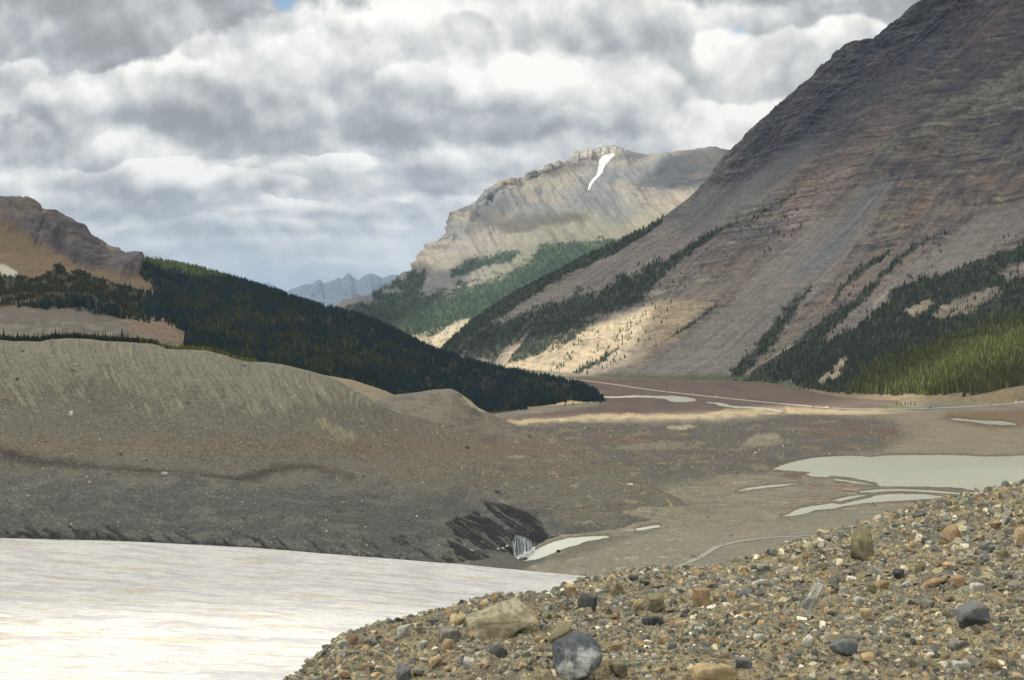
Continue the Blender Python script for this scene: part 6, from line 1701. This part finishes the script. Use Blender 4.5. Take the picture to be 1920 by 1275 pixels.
for px_, pt_, lb in [(1252, 'black', 'black car on the far stretch of road nearest the forested ridge'), (1284, 'grey', 'grey car second along the road from the forested ridge'), (1312, 'silver', 'silver car on the road above the widest braid of the river'),
                     (1345, 'white', 'white car on the road just past the widest braid of the river'), (1456, 'grey', 'grey car on the road where the red flats narrow'), (1527, 'black', 'black car on the sunlit stretch of road, first of a spaced line'),
                     (1548, 'white', 'white car on the sunlit stretch of road'), (1559, 'red', 'dark red car on the sunlit stretch of road'), (1581, 'grey', 'grey car at the end of the sunlit stretch of road'),
                     (1747, 'black', 'black car on the road below the green patch and grove'), (1855, 'black', 'black car on the road climbing the brown slope')]:
    vehicle('car', px_, pt_, lb)
vehicle('rv', 1913, 'white', 'white motorhome on the road at the brown slope, nearer the picture edge', 0)
vehicle('rv', 1903, 'white', 'white motorhome parked just ahead of the other one', 2.5)

# ================================================================== UNSEEN CLOUD DECK (added for its shadows, gaps cut over the sunlit patches)
HC = 2700.0
cell = 24.0
cx0, cx1, cy0, cy1 = -5200., 3400., -3600., 6700.
nx, ny = int((cx1 - cx0) / cell), int((cy1 - cy0) / cell)
acc = np.zeros((nx, ny)); wac = np.zeros((nx, ny))
for pts, w in SUN_PTS:
    k = (HC - pts[:, 2]) / SUN[2]
    u = ((pts[:, 0] + SUN[0] * k) - cx0) / cell; v = ((pts[:, 1] + SUN[1] * k) - cy0) / cell
    for dx in (0, 1):
        for dy in (0, 1):
            iu = np.floor(u).astype(int) + dx; iv = np.floor(v).astype(int) + dy
            ok = (iu >= 0) & (iv >= 0) & (iu < nx) & (iv < ny)
            ww = (np.maximum(0, 1 - np.abs(u - iu)) * np.maximum(0, 1 - np.abs(v - iv)))[ok]
            np.add.at(acc, (iu[ok], iv[ok]), ww * w[ok]); np.add.at(wac, (iu[ok], iv[ok]), ww)
def blur(a, n_):
    for _ in range(n_):
        a = (a + np.roll(a, 1, 0) + np.roll(a, -1, 0)) / 3; a = (a + np.roll(a, 1, 1) + np.roll(a, -1, 1)) / 3
    return a
a1, w1 = blur(acc, 3), blur(wac, 3)
litm = np.where(w1 > 1e-3, a1 / np.maximum(w1, 1e-3), 0)
a2, w2 = blur(acc, 1), blur(wac, 1)
litm = np.where(w2 > .3, a2 / np.maximum(w2, 1e-3), litm)
gx_, gy_ = np.meshgrid(cx0 + np.arange(nx) * cell, cy0 + np.arange(ny) * cell, indexing='ij')
dn = 1 - sst(litm, .12, .85)
dn = np.clip(dn, 0, 1)
edge = np.minimum.reduce([gx_ - cx0, cx1 - gx_, gy_ - cy0, cy1 - gy_]); dn = dn * sst(edge + 300 * fbm(gx_ / 900, gy_ / 900, 4), 100, 500)
zt = HC + 40 + dn * (160 + 170 * fbm(gx_ / 500, gy_ / 500, 5, .55) + 40 * fbm(gx_ / 90, gy_ / 90, 3))
zb = HC - dn * (20 + 40 * fbm(gx_ / 400, gy_ / 400, 4, k=3))
keepc = np.maximum.reduce([dn[:-1, :-1], dn[1:, :-1], dn[:-1, 1:], dn[1:, 1:]]) > .03
idx = np.arange(nx * ny).reshape(nx, ny)
q4 = np.stack([idx[:-1, :-1], idx[1:, :-1], idx[1:, 1:], idx[:-1, 1:]], -1)[keepc]
top_f = q4; bot_f = q4[:, ::-1] + nx * ny
walls = []
kp = np.pad(keepc, 1)
for (di, dj, ea, eb) in ((-1, 0, (0, 0), (0, 1)), (1, 0, (1, 1), (1, 0)), (0, -1, (1, 0), (0, 0)), (0, 1, (0, 1), (1, 1))):
    nb = kp[1 + di:kp.shape[0] - 1 + di, 1 + dj:kp.shape[1] - 1 + dj]
    bb_ = np.argwhere(keepc & ~nb)
    if len(bb_) == 0: continue
    A0 = idx[bb_[:, 0] + ea[0], bb_[:, 1] + ea[1]]; B0 = idx[bb_[:, 0] + eb[0], bb_[:, 1] + eb[1]]
    walls.append(np.stack([A0, B0, B0 + nx * ny, A0 + nx * ny], -1))
Vc = np.concatenate([np.stack([gx_, gy_, zt], -1).reshape(-1, 3), np.stack([gx_, gy_, zb], -1).reshape(-1, 3)])
op = np.concatenate([(dn * .12).ravel(), (np.clip(dn, 0, 1) * .83).ravel()])
me = raw_mesh('shadow_clouds', Vc, np.concatenate([top_f, bot_f] + walls), np.stack([op] * 3, -1), smooth=True)
bmc = bmesh.new(); bmc.from_mesh(me)
bmesh.ops.delete(bmc, geom=[v_ for v_ in bmc.verts if not v_.link_faces], context='VERTS'); bmc.to_mesh(me); bmc.free()
mc = bpy.data.materials.new('shadow_cloud_sheet'); mc.use_nodes = True
tt = NT(mc.node_tree); tt.n.clear()
o_ = tt.new('ShaderNodeOutputMaterial'); at = tt.new('ShaderNodeAttribute', attribute_name='tint')
tr = tt.new('ShaderNodeBsdfTransparent'); tl = tt.new('ShaderNodeBsdfTranslucent'); tl.inputs['Color'].default_value = (.565, .56, .545, 1)
df = tt.new('ShaderNodeBsdfDiffuse'); df.inputs['Color'].default_value = (.9, .9, .9, 1)
mx0 = tt.new('ShaderNodeMixShader'); mx0.inputs[0].default_value = .12
tt.l.new(tl.outputs[0], mx0.inputs[1]); tt.l.new(df.outputs[0], mx0.inputs[2])
mx = tt.new('ShaderNodeMixShader'); tt.l.new(at.outputs['Fac'], mx.inputs[0]); tt.l.new(tr.outputs[0], mx.inputs[1]); tt.l.new(mx0.outputs[0], mx.inputs[2])
tt.l.new(mx.outputs[0], o_.inputs['Surface'])
add('shadow_clouds', me, mc, kind='stuff')

# ================================================================== HAZE
zmin = min(min(c_[2] for c_ in o.bound_box) for o in COL.objects if o.type == 'MESH' and o.name != 'shadow_clouds' and o.get('kind') == 'structure')
zmax = max(max(c_[2] for c_ in o.bound_box) for o in COL.objects if o.type == 'MESH' and o.name != 'shadow_clouds' and not o.parent)
hb = bmesh.new(); bmesh.ops.create_cube(hb, size=1.0)
x0_, x1_, y0_, y1_, z0_, z1_ = -60000., 60000., -4000., 60000., zmin - 1.0, zmax + 15.0
for v_ in hb.verts:
    v_.co = ((x0_ + x1_) / 2 + v_.co.x * (x1_ - x0_), (y0_ + y1_) / 2 + v_.co.y * (y1_ - y0_), (z0_ + z1_) / 2 + v_.co.z * (z1_ - z0_))
me = bpy.data.meshes.new('haze'); hb.to_mesh(me); hb.free()
mh = bpy.data.materials.new('haze_air'); mh.use_nodes = True
tt = NT(mh.node_tree); tt.n.clear()
o_ = tt.new('ShaderNodeOutputMaterial'); pv = tt.new('ShaderNodeVolumePrincipled')
pv.inputs['Color'].default_value = (.50, .68, .93, 1); pv.inputs['Density'].default_value = 3.6e-5; pv.inputs['Anisotropy'].default_value = 0.0
tt.l.new(pv.outputs[0], o_.inputs['Volume'])
add('haze', me, mh, kind='stuff')
